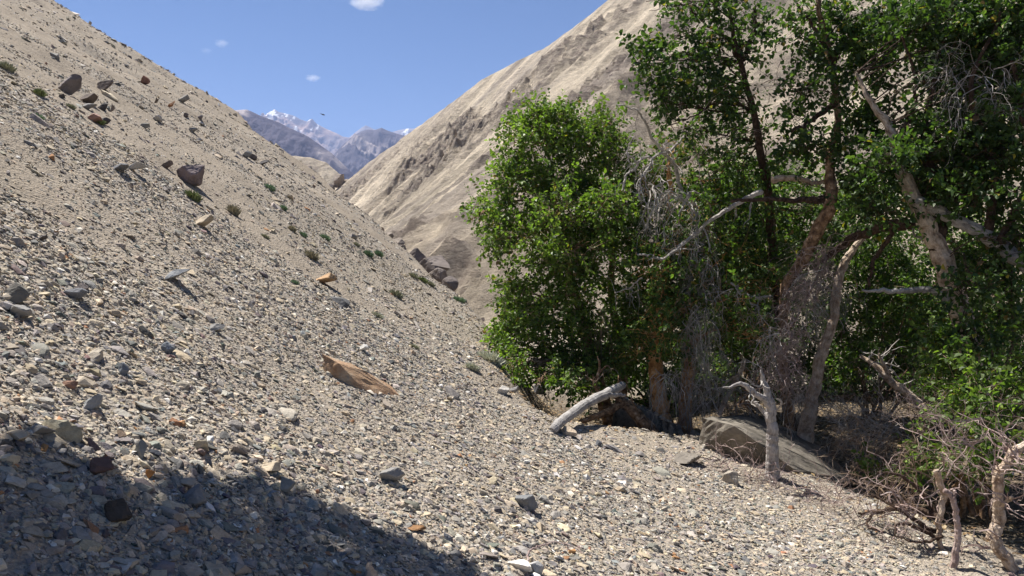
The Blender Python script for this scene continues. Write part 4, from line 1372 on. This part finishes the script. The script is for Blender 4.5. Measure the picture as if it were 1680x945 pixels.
tangle(m_, [(1330, 500, 22, 40, 9.7, .2), (1268, 560, 14, 40, 9.4, .2), (1312, 640, 24, 26, 9.5, .25), (1345, 455, 16, 30, 9.7, .2)], R(38), 22, .5, .004, 2, .4, .4, fork=.5)
m_.build('hanging_twigs', M_TWIGG, t4)

# --- the thick leaning trunk on the right
t5 = empty('poplar_tree', P(1610, 760, 8.8), 'thick flaking trunk leaning left on the right side, with a heavy dark crown', 'tree', 'trees of the thicket')
m_ = MB(); rr_ = R(5)
cC, _ = limb_tube(m_, [(1640, 780, 8.7, 48), (1612, 640, 8.7, 46), (1585, 540, 8.6, 43), (1560, 470, 8.6, 40), (1540, 415, 8.6, 36), (1512, 360, 8.7, 31), (1488, 312, 8.8, 28), (1468, 275, 8.9, 22), (1464, 238, 8.9, 20), (1455, 205, 9.0, 16), (1425, 165, 9.1, 10), (1405, 120, 9.2, 6)], rr_, 11, wob=.006, knots=.25)
m_.build('trunk', M_PALE, t5)
LB = [([(1700, 440, 8.0, 30), (1650, 412, 8.2, 30), (1612, 378, 8.4, 26), (1570, 355, 8.5, 24), (1530, 342, 8.6, 22), (1505, 330, 8.7, 14)], M_STUMP), ([(1415, 478, 8.6, 4), (1450, 480, 8.6, 9), (1500, 472, 8.6, 12), (1530, 480, 8.6, 12), (1565, 505, 8.6, 14)], M_GREY),
      ([(1540, 415, 8.6, 30), (1548, 350, 8.7, 20), (1530, 250, 8.8, 13), (1545, 120, 8.8, 9), (1570, 0, 8.8, 6)], M_DARKB), ([(1620, 380, 8.4, 18), (1630, 280, 8.4, 13), (1600, 160, 8.4, 10), (1640, 20, 8.4, 6)], M_DARKB),
      ([(1640, 400, 8.2, 16), (1690, 260, 8.2, 12), (1660, 100, 8.2, 8)], M_DARKB), ([(1465, 240, 8.9, 10), (1500, 160, 8.9, 7), (1480, 60, 8.9, 4)], M_DARKB), ([(1495, 375, 9.0, 4), (1508, 385, 9.0, 4), (1522, 398, 8.9, 4)], M_TWIGG)]
for sp, mm in LB:
    m_ = MB(); limb_tube(m_, sp, rr_, 8, wob=.01); m_.build('limb', mm, t5)
B5 = [(1450, 262, 30, 26, 8.5), (1440, 350, 34, 22, 8.7), (1590, 470, 36, 24, 8.1), (1600, 560, 40, 30, 8.0), (1570, 560, 26, 26, 8.0),
      (1540, 30, 36, 26, 8.8), (1580, 20, 36, 26, 8.8), (1632, 25, 44, 36, 8.6), (1672, 50, 36, 40, 8.5), (1600, 70, 44, 28, 8.7), (1558, 80, 34, 26, 8.8), (1535, 115, 24, 18, 8.9), (1640, 100, 30, 22, 8.5), (1668, 120, 28, 28, 8.4), (1585, 115, 24, 16, 8.7),
      (1665, 175, 30, 30, 8.4), (1550, 235, 34, 28, 8.6), (1590, 225, 32, 24, 8.5), (1520, 265, 30, 30, 8.7), (1570, 285, 44, 32, 8.5), (1625, 260, 40, 34, 8.4), (1672, 250, 30, 36, 8.3), (1610, 320, 44, 28, 8.3), (1660, 325, 40, 36, 8.2), (1540, 325, 30, 24, 8.7),
      (1580, 400, 30, 22, 8.9), (1675, 400, 28, 34, 8.1), (1490, 215, 22, 26, 8.9), (1495, 40, 22, 22, 9.0), (1560, 175, 16, 12, 8.8), (1610, 190, 22, 16, 8.5), (1500, 290, 26, 22, 8.9)]
B5 += [(1600, 150, 70, 60, 10.2, .8), (1650, 60, 50, 60, 10.2, .8), (1640, 230, 50, 60, 9.8, .8), (1550, 50, 50, 44, 10.4, .8), (1550, 300, 60, 50, 9.8, .8), (1500, 240, 30, 40, 9.8, .6), (1450, 60, 34, 40, 10.8, .6)]
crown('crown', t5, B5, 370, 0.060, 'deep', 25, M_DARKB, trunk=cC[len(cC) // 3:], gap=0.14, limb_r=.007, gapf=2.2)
m_ = MB()
tangle(m_, [(1625, 130, 44, 22, 8.3), (1650, 150, 30, 20, 8.3), (1560, 120, 20, 20, 8.5)], R(37), 12, .6, .005, 2, .15, .35, fork=.5)
m_.build('dead_twigs', M_TWIGG, t5)

# --- the dense green mass behind the trunks: shrubs of the thicket
TH = [('shrub', (1225, 640, 13.4), [(1330, 330, 40, 34, 12.6, .8), (1300, 290, 34, 26, 12.8, .8), (1345, 390, 34, 34, 12.6, .8), (1340, 460, 30, 40, 12.6, .8), (1400, 320, 40, 34, 12.8, .8), (1220, 330, 50, 46, 11.9, 1.0), (1235, 400, 50, 50, 11.7, 1.0), (1180, 450, 40, 50, 11.9, .9), (1290, 330, 36, 34, 12.2, .8), (1215, 520, 40, 44, 11.8, .8), (1310, 400, 30, 34, 12.4, .8), (1215, 350, 55, 40, 13.6), (1185, 400, 50, 50, 13.3), (1245, 400, 55, 50, 13.5), (1210, 460, 60, 50, 13.2), (1260, 460, 50, 50, 13.4), (1195, 530, 50, 46, 13.0), (1240, 540, 46, 40, 13.0), (1200, 600, 44, 34, 12.6), (1280, 380, 34, 40, 13.8), (1300, 410, 26, 30, 13.8)],
       'tall green shrub filling the gap between the two trunk groups', 'mid', 41, 150),
      ('shrub', (1420, 680, 12.6), [(1400, 400, 50, 34, 12.6, .9), (1440, 470, 50, 40, 12.0, .9), (1380, 540, 40, 40, 12.0, .8), (1480, 400, 40, 40, 12.4, .9), (1500, 480, 40, 44, 11.8, .8), (1400, 480, 50, 40, 12.8), (1450, 450, 46, 40, 12.8), (1395, 540, 50, 40, 12.4), (1450, 530, 44, 40, 12.5), (1485, 440, 36, 36, 12.8), (1400, 600, 44, 28, 11.6), (1440, 420, 40, 30, 13), (1500, 520, 40, 50, 12.6), (1360, 610, 24, 24, 11.8), (1500, 590, 30, 30, 12)],
       'loose green shrub under the arching dark limb, behind the pale trunk', 'mid', 42, 115),
      ('shrub', (1600, 740, 7.6), [(1600, 600, 56, 34, 7.8), (1650, 620, 44, 40, 7.6), (1560, 640, 36, 30, 7.7), (1610, 655, 50, 32, 7.5), (1572, 690, 34, 28, 7.5), (1640, 690, 44, 34, 7.5), (1590, 725, 32, 24, 7.4), (1580, 700, 40, 30, 7.2), (1560, 745, 34, 24, 7.3), (1630, 740, 36, 28, 7.1), (1540, 690, 26, 30, 7.9), (1600, 640, 60, 40, 7.3), (1660, 570, 34, 34, 7.8), (1560, 590, 28, 24, 8.0), (1625, 545, 40, 28, 8.0), (1530, 545, 20, 16, 8.2), (1600, 775, 26, 18, 7.3)],
       'glossy bright leaved shrub low on the right, behind the dead branches', 'bright', 43, 130),
      ('shrub', (1490, 815, 7.4), [(1490, 800, 22, 22, 7.4), (1480, 770, 24, 20, 7.8), (1520, 760, 26, 24, 7.8), (1450, 790, 20, 14, 7.8), (1472, 830, 18, 18, 7.5), (1500, 780, 16, 14, 7.7)], 'small low green shrub behind the dark forked dead branch', 'bright', 44, 150),
      ('shrub', (1060, 690, 13.8), [(1000, 600, 60, 50, 13.6), (1060, 600, 50, 60, 13.8), (1110, 620, 50, 50, 14), (1040, 540, 50, 50, 14), (960, 620, 40, 34, 13.2), (1090, 670, 50, 30, 13.6), (1150, 640, 40, 40, 14), (1120, 540, 40, 50, 14)],
       'deeply shaded shrub behind the pair of orange trunks', 'deep', 46, 150),
      ('shrub', (1260, 690, 15.0), [(1200, 640, 60, 36, 15), (1270, 630, 60, 46, 15), (1330, 610, 50, 50, 15.2), (1300, 560, 60, 50, 15.4), (1340, 520, 40, 50, 15.4), (1240, 560, 50, 50, 15.2)],
       'shaded shrub far back between the stump and the pale trunk', 'deep', 47, 120),
      ('shrub', (1450, 680, 15.0), [(1390, 640, 50, 34, 14.6), (1450, 630, 60, 40, 14.8), (1520, 620, 60, 50, 15), (1420, 580, 50, 40, 15), (1500, 560, 50, 50, 15.2), (1460, 500, 60, 40, 15.4)],
       'shaded shrub far back behind the silver brushwood', 'deep', 48, 120),
      ('shrub', (1600, 660, 13.0), [(1560, 620, 60, 60, 13), (1630, 620, 60, 60, 13), (1680, 600, 40, 80, 13), (1600, 540, 70, 60, 13.2), (1670, 500, 40, 60, 13.2)],
       'shaded shrub far back at the right edge behind the glossy one', 'deep', 49, 120),
      ('shrub', (1660, 500, 9.3), [(1640, 480, 50, 36, 9.0), (1680, 520, 30, 40, 8.8), (1590, 500, 30, 26, 9.2), (1620, 440, 44, 30, 9.2), (1660, 440, 30, 30, 9.0)], 'dark foliage mass at the right edge behind the grey leaning limb', 'deep', 45, 160)]
for nm, b_, el, lb, pal, sd_, dn in TH:
    bx = P(*b_)
    bx[2] = hgt(bx[0], bx[1])
    t_ = empty(nm, bx, lb, 'shrub', 'shrubs of the thicket')
    r_ = R(sd_)
    m_ = MB()
    tr = []
    for e in el[::2]:
        tp = P(e[0], e[1], e[4])
        f_ = bx + np.array((r_.normal(0, .12), r_.normal(0, .12), -.05))
        ln_ = smooth_line([f_, (f_ + tp) / 2 + r_.normal(0, .08, 3), tp], 14, r_, .01)
        m_.tube(ln_, np.linspace(.028, .008, 14), 5)
        tr.append(ln_)
    m_.build('stems', M_PEEL if pal != 'deep' else M_DARKB, t_)
    crown('crown', t_, el, dn * 1.9, 0.055 if sd_ not in (43, 44) else 0.05, pal, sd_, M_TWIGT, gap=0.25, trunk=None, gapf=2.0)

# background trees further behind, between the trunks and the hillside foot
for k, (u, v, y_, lb, el) in enumerate([(1180, 520, 17.0, 'shaded tree behind the slender dark stem', [(1150, 330, 50, 40, 16.5), (1200, 300, 40, 36, 17), (1150, 420, 60, 60, 16.6), (1120, 500, 50, 60, 16.4), (1240, 330, 46, 40, 17), (1250, 500, 60, 70, 16.5), (1180, 580, 80, 50, 16)]),
                                        (1480, 560, 15.5, 'shaded tree behind the thick leaning trunk', [(1420, 330, 40, 30, 15.5), (1380, 400, 40, 40, 15.5), (1560, 400, 60, 60, 15), (1480, 520, 60, 50, 15.2), (1380, 600, 60, 40, 15), (1560, 560, 60, 60, 14.5), (1640, 420, 50, 60, 14.5), (1640, 560, 60, 70, 14)])]):
    b_ = P(u, v, y_); b_[2] = hgt(b_[0], b_[1])
    t_ = empty('poplar_tree', b_, lb, 'tree', 'trees of the thicket')
    r_ = R(60 + k)
    m_ = MB()
    tr = smooth_line([b_ - np.array((0, 0, .2)), b_ + np.array((.1, 0, 1.2)), P(el[2][0], el[2][1], el[2][4]), P(el[0][0], el[0][1], el[0][4])], 30, r_, .02)
    m_.tube(tr, np.linspace(.11, .03, 30), 7)
    m_.build('trunk', M_PEEL, t_)
    crown('crown', t_, el, 170, 0.065, 'mid', 70 + k, M_DARKB, trunk=tr, gap=0.2)

# --- the tree over the photographer, whose bough shades the gravel at lower left
b_ = np.array((-3.2, -2.6, 0.0)); b_[2] = hgt(b_[0], b_[1])
t6 = empty('poplar_tree', b_, 'poplar standing behind the viewpoint, its bough shading the gravel at lower left', 'tree', 'trees of the thicket')
m_ = MB(); r_ = R(6)
tr = smooth_line([b_ - np.array((0, 0, .2)), b_ + np.array((.1, .4, 2.0)), b_ + np.array((.5, 2.2, 4.2)), (-2.6, 2.6, 4.9), (-1.9, 4.2, 5.0)], 40, r_, .01)
m_.tube(tr, np.linspace(.16, .03, 40), 9)
m_.build('trunk', M_PALE, t6)
SH = [(0, 1000, .28), (120, 935, .20), (250, 1000, .28), (330, 905, .13), (420, 965, .22), (520, 955, .18), (600, 985, .18), (690, 968, .14), (765, 985, .13), (60, 875, .13), (180, 868, .09), (-100, 930, .2),
      (400, 1080, .3), (560, 1080, .3), (150, 1090, .34), (-50, 1120, .34), (700, 1100, .3), (480, 890, .08), (640, 935, .07), (20, 830, .05), (400, 868, .07), (250, 905, .10), (840, 1040, .2), (300, 950, .16), (80, 782, .04), (140, 792, .05), (205, 808, .04), (300, 812, .05), (365, 806, .05), (450, 832, .05), (560, 868, .05), (630, 898, .05), (720, 930, .05), (790, 958, .05), (505, 850, .04), (345, 840, .05), (90, 820, .06), (680, 912, .04)]
xs = []
for k, (u, v, s_) in enumerate(SH):
    g_ = G(u, v)
    xs.append((g_ + SUND * (5.0 + .4 * math.sin(k * 2.1)), s_))
for k in range(14):      # the part of its shade that falls beside and behind the viewpoint
    q = np.array((r_.uniform(-1.2, .2), r_.uniform(.0, 1.0), 0)); q[2] = hgt(q[0], q[1])
    xs.append((q + SUND * r_.uniform(4.0, 5.0), .4))
mb = MB(); bs, dd, ll = [], [], []
for c_, s_ in xs:
    n = int(1100 * s_ * s_ * math.pi) + 12
    p = c_ + unit(r_.normal(size=(n, 3))) * (r_.uniform(0, 1, n) ** .5)[:, None] * np.array((s_, s_, s_ * .8))
    bs.append(p); dd.append(unit(r_.normal(size=(n, 3)))); ll.append(r_.uniform(.06, .15, n))
    lm = MB()
    k_ = np.argmin(((tr - c_) ** 2).sum(1))
    lm.tube(smooth_line([tr[k_], (tr[k_] + c_) / 2 + r_.normal(0, .08, 3), c_], 10, r_, .01), np.linspace(.022, .006, 10), 5)
    lm.build('limb', M_PALE, t6)
leaves(mb, np.vstack(bs), np.vstack(dd), np.concatenate(ll), 12, .055, LEAFPAL['mid'], r_)
mb.build('crown', [M_LEAF], t6)


# ------------------------------------------------------------------ dead wood
def deadwood(name, specs, mat, label, cat='dead branch', seed=0, twigs=0, tl=.3, droop=0.0, k=9, depth=1, group=None, tw_mat=None, wig=.3, wob=.004, part='side_branch', bias=(0, 0, .2), knots=.08):
    """specs[0] is the stem; the others are side branches of the same piece of wood"""
    r = R(seed)
    specs = [[(u, v, y, w_ * 0.9) for u, v, y, w_ in sp] for sp in specs]
    pts, rad = pix_line(specs[0])
    o = MB()
    c, rr = limb_tube(o, specs[0], r, k, 0, wob, knots=knots)
    lo = c[np.argmin(c[:, 2])]
    root = empty(name, lo, label, cat, group)
    o.build('stem', mat, root)
    lines = [(c, rr)]
    for sp in specs[1:]:
        m_ = MB()
        lines.append(limb_tube(m_, sp, r, max(4, k - 2), 0, wob, knots=knots))
        m_.build(part, mat, root)
    if twigs:
        m_ = MB()
        for q in range(twigs):
            c, rr = lines[r.randint(len(lines))]
            i = r.randint(len(c) // 3, len(c))
            tg = unit(c[min(i + 1, len(c) - 1)] - c[i - 1])
            twig(m_, c[i], unit(tg * .7 + r.normal(0, .6, 3) + np.array(bias)), tl * r.uniform(.5, 1.3), max(min(rr[i] * .5, .012), .003), r, depth, droop, wig)
        m_.build('twigs', tw_mat or mat, root)
    return root


yl = G(905, 712)[1] + .1
deadwood('fallen_log', [[(903, 714, yl, 15), (911, 696, yl + .05, 21), (938, 679, yl + .6, 22), (966, 663, yl + 1.2, 21), (994, 647, yl + 1.8, 21), (1021, 632, yl + 2.4, 17)],
                       [(994, 647, yl + 1.8, 10), (1010, 650, yl + 1.9, 9), (1026, 648, yl + 1.9, 5)]], M_GREY, 'smooth grey fallen log leaning up from the gravel lip', 'log', 1, k=12, knots=.06)
deadwood('dead_limb', [[(1072, 712, 10.1, 30), (1055, 690, 10.2, 27), (1035, 668, 10.3, 24), (1018, 655, 10.4, 22), (1006, 640, 10.5, 12)],
                       [(1025, 660, 10.3, 16), (1000, 672, 10.2, 17), (970, 682, 10.1, 13), (940, 694, 10.0, 9), (918, 702, 10.0, 6)],
                       [(1022, 658, 10.3, 9), (1002, 646, 10.2, 8), (984, 638, 10.1, 8), (982, 620, 10.1, 7), (986, 600, 10.1, 6), (980, 585, 10.1, 3)], [(985, 612, 10.1, 4), (995, 602, 10.1, 3), (1002, 606, 10.1, 2)],
                       [(1052, 684, 10.0, 3), (1040, 662, 10.0, 3), (1028, 630, 10.0, 2)], [(984, 636, 10.1, 5), (972, 642, 10.1, 3), (962, 655, 10.1, 2)]], M_PEEL,
         'orange brown peeling limb forked behind the fallen grey log', 'dead branch', 2, 8, .3, tw_mat=M_TWIGT)
ys = G(1268, 785)[1]
deadwood('standing_stump', [[(1268, 792, ys, 36), (1267, 760, ys, 28), (1268, 720, ys, 25), (1264, 690, ys, 23), (1262, 665, ys, 22), (1257, 640, ys, 15), (1251, 620, ys, 9), (1248, 603, ys, 3)],
                            [(1262, 668, ys, 16), (1252, 654, ys - .02, 14), (1236, 643, ys - .05, 13), (1214, 633, ys - .08, 8), (1186, 636, ys - .1, 3)], [(1260, 685, ys, 9), (1250, 670, ys + .05, 9), (1238, 660, ys + .08, 7)]], M_STUMP,
         'broken grey standing stump with a pointed top and one side spur', 'stump', 3, 5, .25, k=12, tw_mat=M_TWIGG, knots=.1)
yd = G(1560, 930)[1]
deadwood('dead_branch', [[(1545, 902, yd + .3, 10), (1540, 860, yd + .35, 12), (1548, 820, yd + .4, 14), (1545, 800, yd + .4, 14), (1535, 772, yd + .4, 14), (1524, 800, yd + .4, 2)][:5]], M_PALE, 'pale peeling upright stick left of the smooth purple grey one', 'dead branch', 4, 4, .2, tw_mat=M_TWIGP)
deadwood('dead_branch', [[(1562, 940, yd, 16), (1574, 890, yd, 14), (1570, 850, yd, 13), (1563, 820, yd, 12), (1553, 805, yd, 12)], [(1560, 815, yd, 7), (1566, 806, yd, 8)]], M_TWIGP, 'smooth purple grey upright stick with two white broken ends', 'dead branch', 5, 0, k=9)
deadwood('dead_branch', [[(1545, 852, yd + .4, 14), (1510, 842, yd + .5, 15), (1478, 835, yd + .6, 13), (1440, 842, yd + .7, 9), (1408, 842, yd + .8, 5)], [(1545, 868, yd + .4, 12), (1515, 862, yd + .4, 12), (1490, 845, yd + .45, 9), (1465, 830, yd + .5, 7), (1430, 812, yd + .6, 4)],
                         [(1540, 885, yd + .3, 10), (1500, 866, yd + .3, 9), (1475, 862, yd + .35, 7), (1468, 880, yd + .3, 4)], [(1535, 845, yd + .45, 10), (1520, 820, yd + .5, 9), (1500, 795, yd + .5, 8), (1475, 778, yd + .5, 7), (1440, 775, yd + .55, 4)],
                         [(1430, 845, yd + .7, 6), (1422, 860, yd + .6, 5), (1450, 872, yd + .5, 3)], [(1545, 880, yd + .3, 8), (1520, 890, yd + .25, 6), (1500, 893, yd + .2, 4), (1470, 880, yd + .2, 3)]], M_DARKB,
         'dark forked dead branch spreading left over the gravel', 'dead branch', 6, 26, .34, tw_mat=M_TWIGP, wig=.4, depth=2)
yb_ = G(1655, 935)[1]
deadwood('bleached_branch', [[(1662, 940, yb_, 24), (1640, 905, yb_ + .05, 26), (1632, 885, yb_ + .08, 26)], [(1630, 888, yb_ + .1, 28), (1645, 850, yb_ + .12, 27), (1640, 820, yb_ + .12, 20), (1638, 790, yb_ + .12, 24), (1650, 762, yb_ + .1, 19), (1662, 742, yb_ + .1, 20), (1690, 730, yb_ + .05, 22)],
                             [(1642, 830, yb_ + .1, 9), (1660, 816, yb_ + .0, 8)]], M_PALE, 'bleached peeling branch bent like an elbow at the right edge', 'dead branch', 7, 14, .35, k=10, tw_mat=M_TWIGP, wig=.4, bias=(-.5, 0, 0))
# brushwood heaps: dry twigs nobody could count, one heap each
BR = [('brushwood', [(1600, 715, 52, 40, 6.4), (1560, 740, 34, 26, 6.3), (1640, 740, 26, 36, 6.0)], 10, .55, .0052, 2, 0.0, M_TWIGP, 'tangled purple grey brushwood around the bent bleached branch', (0, 0, .1)),
      ('brushwood', [(1500, 800, 60, 26, 6.7), (1450, 800, 40, 24, 6.8), (1545, 780, 30, 30, 6.5)], 8, .5, .0052, 2, .0, M_TWIGT, 'pale curling brushwood above the dark forked branch', (-.5, 0, .1)),
      ('brushwood', [(1420, 705, 46, 14, 9.2), (1460, 700, 34, 18, 9.0), (1395, 690, 30, 12, 9.4)], 24, .55, .0055, 2, .05, M_TWIGG, 'silver grey brushwood on the sandy patch behind the boulder', (-.7, 0, .25)),
      ('brushwood', [(1300, 795, 60, 8, 7.5), (1370, 815, 46, 8, 7.1), (1240, 780, 40, 8, 7.8)], 22, .42, .0036, 2, .10, M_TWIGP, 'low reddish brushwood along the edge of the gravel under the huge boulder', (0, 0, .15)),
      ('brushwood', [(1150, 760, 50, 6, 8.1), (1200, 752, 30, 10, 8.0)], 12, .5, .0048, 1, .06, M_TWIGP, 'thin red twigs in front of the half buried rock', (-.6, 0, .1)),
      ('brushwood', [(1180, 640, 30, 24, 10.6), (1230, 660, 30, 20, 10.4), (1200, 600, 30, 30, 10.8), (1150, 650, 14, 26, 10.2)], 16, .5, .0055, 2, .3, M_TWIGG, 'dim grey twigs hanging between the orange trunks and the stump', (0, 0, 0)),
      ('brushwood', [(1390, 730, 30, 30, 8.8), (1430, 760, 36, 26, 8.2)], 16, .55, .0055, 2, .05, M_TWIGT, 'brown dry twigs in the shade right of the huge boulder', (.2, 0, .2)),
      ('brushwood', [(1190, 660, 50, 26, 11.6, .7), (1250, 650, 40, 34, 11.8, .7), (1170, 620, 30, 34, 11.5, .6), (1330, 670, 40, 26, 11.4, .6)], 22, .7, .005, 2, .12, M_DARKB, 'brown tangle of dry stems in the shade behind the huge boulder', (0, 0, .3)),  # shade painted in: dark bark replaces the twig colour
      ('brushwood', [(1400, 655, 50, 24, 11.4, .7), (1470, 660, 50, 26, 11.2, .7), (1540, 680, 50, 34, 10.6, .7), (1440, 600, 40, 30, 11.4, .6)], 22, .7, .005, 2, .12, M_DARKB, 'brown tangle of dry stems in the shade behind the silver brushwood', (0, 0, .3)),  # dark bark again, gloom under the trees put into the stem colour
      ('brushwood', [(1560, 760, 50, 30, 8.0, .5), (1500, 750, 50, 26, 8.4, .5), (1620, 790, 40, 30, 7.2, .5), (1440, 790, 40, 16, 8.0, .5)], 8, .6, .005, 2, .08, M_DARKB, 'dim brown brush behind the dark forked dead branch', (-.2, 0, .2)),  # colour darkened likewise to imitate shade on the brush
      ('brushwood', [(880, 645, 44, 8, 11.2), (920, 632, 20, 10, 11.0)], 12, .4, .005, 1, .1, M_TWIGT, 'thin dry twigs in the shade below the large bush', (0, 0, .1))]
for nm, el, n_, ln_, rd_, dp_, dr_, mt_, lb, bi_ in BR:
    m_ = MB()
    tangle(m_, el, R(len(lb)), n_, ln_, rd_, dp_, dr_, .36, fork=.5, bias=bi_)
    # keep it above the ground it lies on
    for q in range(len(m_.v)):
        h_ = height(m_.v[q][:, 0], m_.v[q][:, 1])
        m_.v[q][:, 2] = np.maximum(m_.v[q][:, 2], h_ + .008)
    tag(m_.build(nm, mt_), lb, 'brushwood', 'heaps of dry brushwood')
# single leaning and lying dead pieces in the thicket
deadwood('dead_branch', [[(1512, 668, 9.6, 20), (1490, 650, 9.7, 18), (1460, 625, 9.8, 15), (1440, 605, 9.9, 12), (1412, 585, 10.0, 7)], [(1465, 630, 9.8, 10), (1450, 600, 9.8, 9), (1442, 580, 9.8, 5)]], M_PALE, 'pale broken branch slanting down left of the glossy shrub', 'dead branch', 8, 8, .3, tw_mat=M_TWIGG)
deadwood('dead_branch', [[(1180, 680, 10.3, 10), (1195, 650, 10.4, 10), (1210, 620, 10.5, 11), (1222, 590, 10.6, 8)], [(1212, 615, 10.5, 6), (1190, 630, 10.4, 5), (1178, 652, 10.3, 3)]], M_PALE, 'pale slanting branch behind the huge boulder, left of the stump', 'dead branch', 9, 6, .3, tw_mat=M_TWIGG)
deadwood('dead_branch', [[(1400, 762, 8.6, 6), (1430, 745, 8.6, 8), (1462, 715, 8.7, 5)], [(1430, 745, 8.6, 4), (1450, 750, 8.5, 3)]], M_TWIGT, 'thin tan stick slanting in the shade right of the boulder', 'dead branch', 10, 3, .2)
yt = G(872, 940)[1]
deadwood('red_twig', [[(866, 960, yt - .1, 5), (868, 925, yt, 5), (870, 905, yt + .12, 4.5), (888, 895, yt + .2, 4), (915, 892, yt + .22, 4), (945, 900, yt + .18, 3), (958, 906, yt + .1, 2)]], M_TWIGP, 'bent reddish twig lying on the gravel at the bottom edge', 'twig', 11, 0, k=6)
yt = G(20, 612)[1]
deadwood('dry_twig', [[(0, 606, yt + .05, 3), (20, 610, yt + .02, 3), (40, 618, yt, 2)]], M_TWIGT, 'thin straw coloured twig at the left edge of the slope', 'twig', 12, 0, k=5)

# fallen leaves and bits under the trees
r = R(77)
n = 9000
xx = r.uniform(-1.5, 7.5, n); yy = r.uniform(6.2, 14.5, n)
k = side(xx, yy) > r.uniform(-.3, .4, n)
xx, yy = xx[k], yy[k]
zz = height(xx, yy) + .012
n = len(xx)
a = r.uniform(0, 6.28, n)
ld = np.stack([np.cos(a), np.sin(a), r.normal(0, .25, n)], -1)
sd = np.stack([-np.sin(a), np.cos(a), r.normal(0, .25, n)], -1)
p = np.stack([xx, yy, zz], -1)
s = r.uniform(.018, .035, n)[:, None]
V = np.stack([p - ld * s, p + sd * s * .6 + (0, 0, .006), p + ld * s, p - sd * s * .6 + (0, 0, .006)], 1).reshape(-1, 3)
i = np.arange(n)[:, None] * 4
pl = np.array([(.16, .10, .05), (.26, .18, .09), (.09, .06, .035), (.34, .27, .17)])
m_ = MB(); m_.add(V, None, np.vstack([np.hstack([i, i + 1, i + 2]), np.hstack([i, i + 2, i + 3])]), col=np.repeat(pl[r.randint(0, 4, n)], 4, 0))
tag(m_.build('fallen_leaves', M_TUFT, origin=(0, 0, 0)), 'dry brown leaves scattered on the shaded valley floor', 'leaf litter', kind='stuff')

# ------------------------------------------------------------------ the bird over the gap
c_ = P(530, 188, 70.0)
s_ = 70.0 / F
bird = bpy.data.objects.new('bird', None)
m_ = MB()
ax = np.array((1.0, 0.25, -.22)); ax /= np.linalg.norm(ax)
tt = np.linspace(-1, 1, 13)
rad = np.array([.10, .16, .3, .55, .8, .95, 1.0, .95, .8, .6, .55, .42, .08]) * 1.15 * s_
m_.tube(c_ + ax * (tt * 3.2 * s_)[:, None], rad, 8, col=(.06, .05, .06))
wa, wb, wc, wd = c_ + ax * .9 * s_, c_ - ax * .9 * s_, c_ + np.array((-4.6, -.6, 1.2)) * s_, c_ + np.array((-2.2, .4, .9)) * s_
for m2 in (1, -1):
    o1 = np.array((0, 0.9 * m2 * s_, .2 * s_))
    e1 = np.array((0, 3.4 * m2 * s_, 0))
    up = np.array((0, 0, .12 * s_))
    q = [wa + o1, wd + o1 + e1 * .5, wc + e1, wb + o1]
    m_.add([*(x_ + up for x_ in q), *(x_ - up for x_ in q)], [[0, 1, 2, 3], [7, 6, 5, 4], [0, 4, 5, 1], [1, 5, 6, 2], [2, 6, 7, 3], [3, 7, 4, 0]], col=(.07, .06, .06))
M_BIRD = m_attr('feathers', 0.7)
tag(m_.build('bird', M_BIRD), 'small dark bird flying above the gap in the mountains', 'bird')
bpy.data.objects.remove(bird)
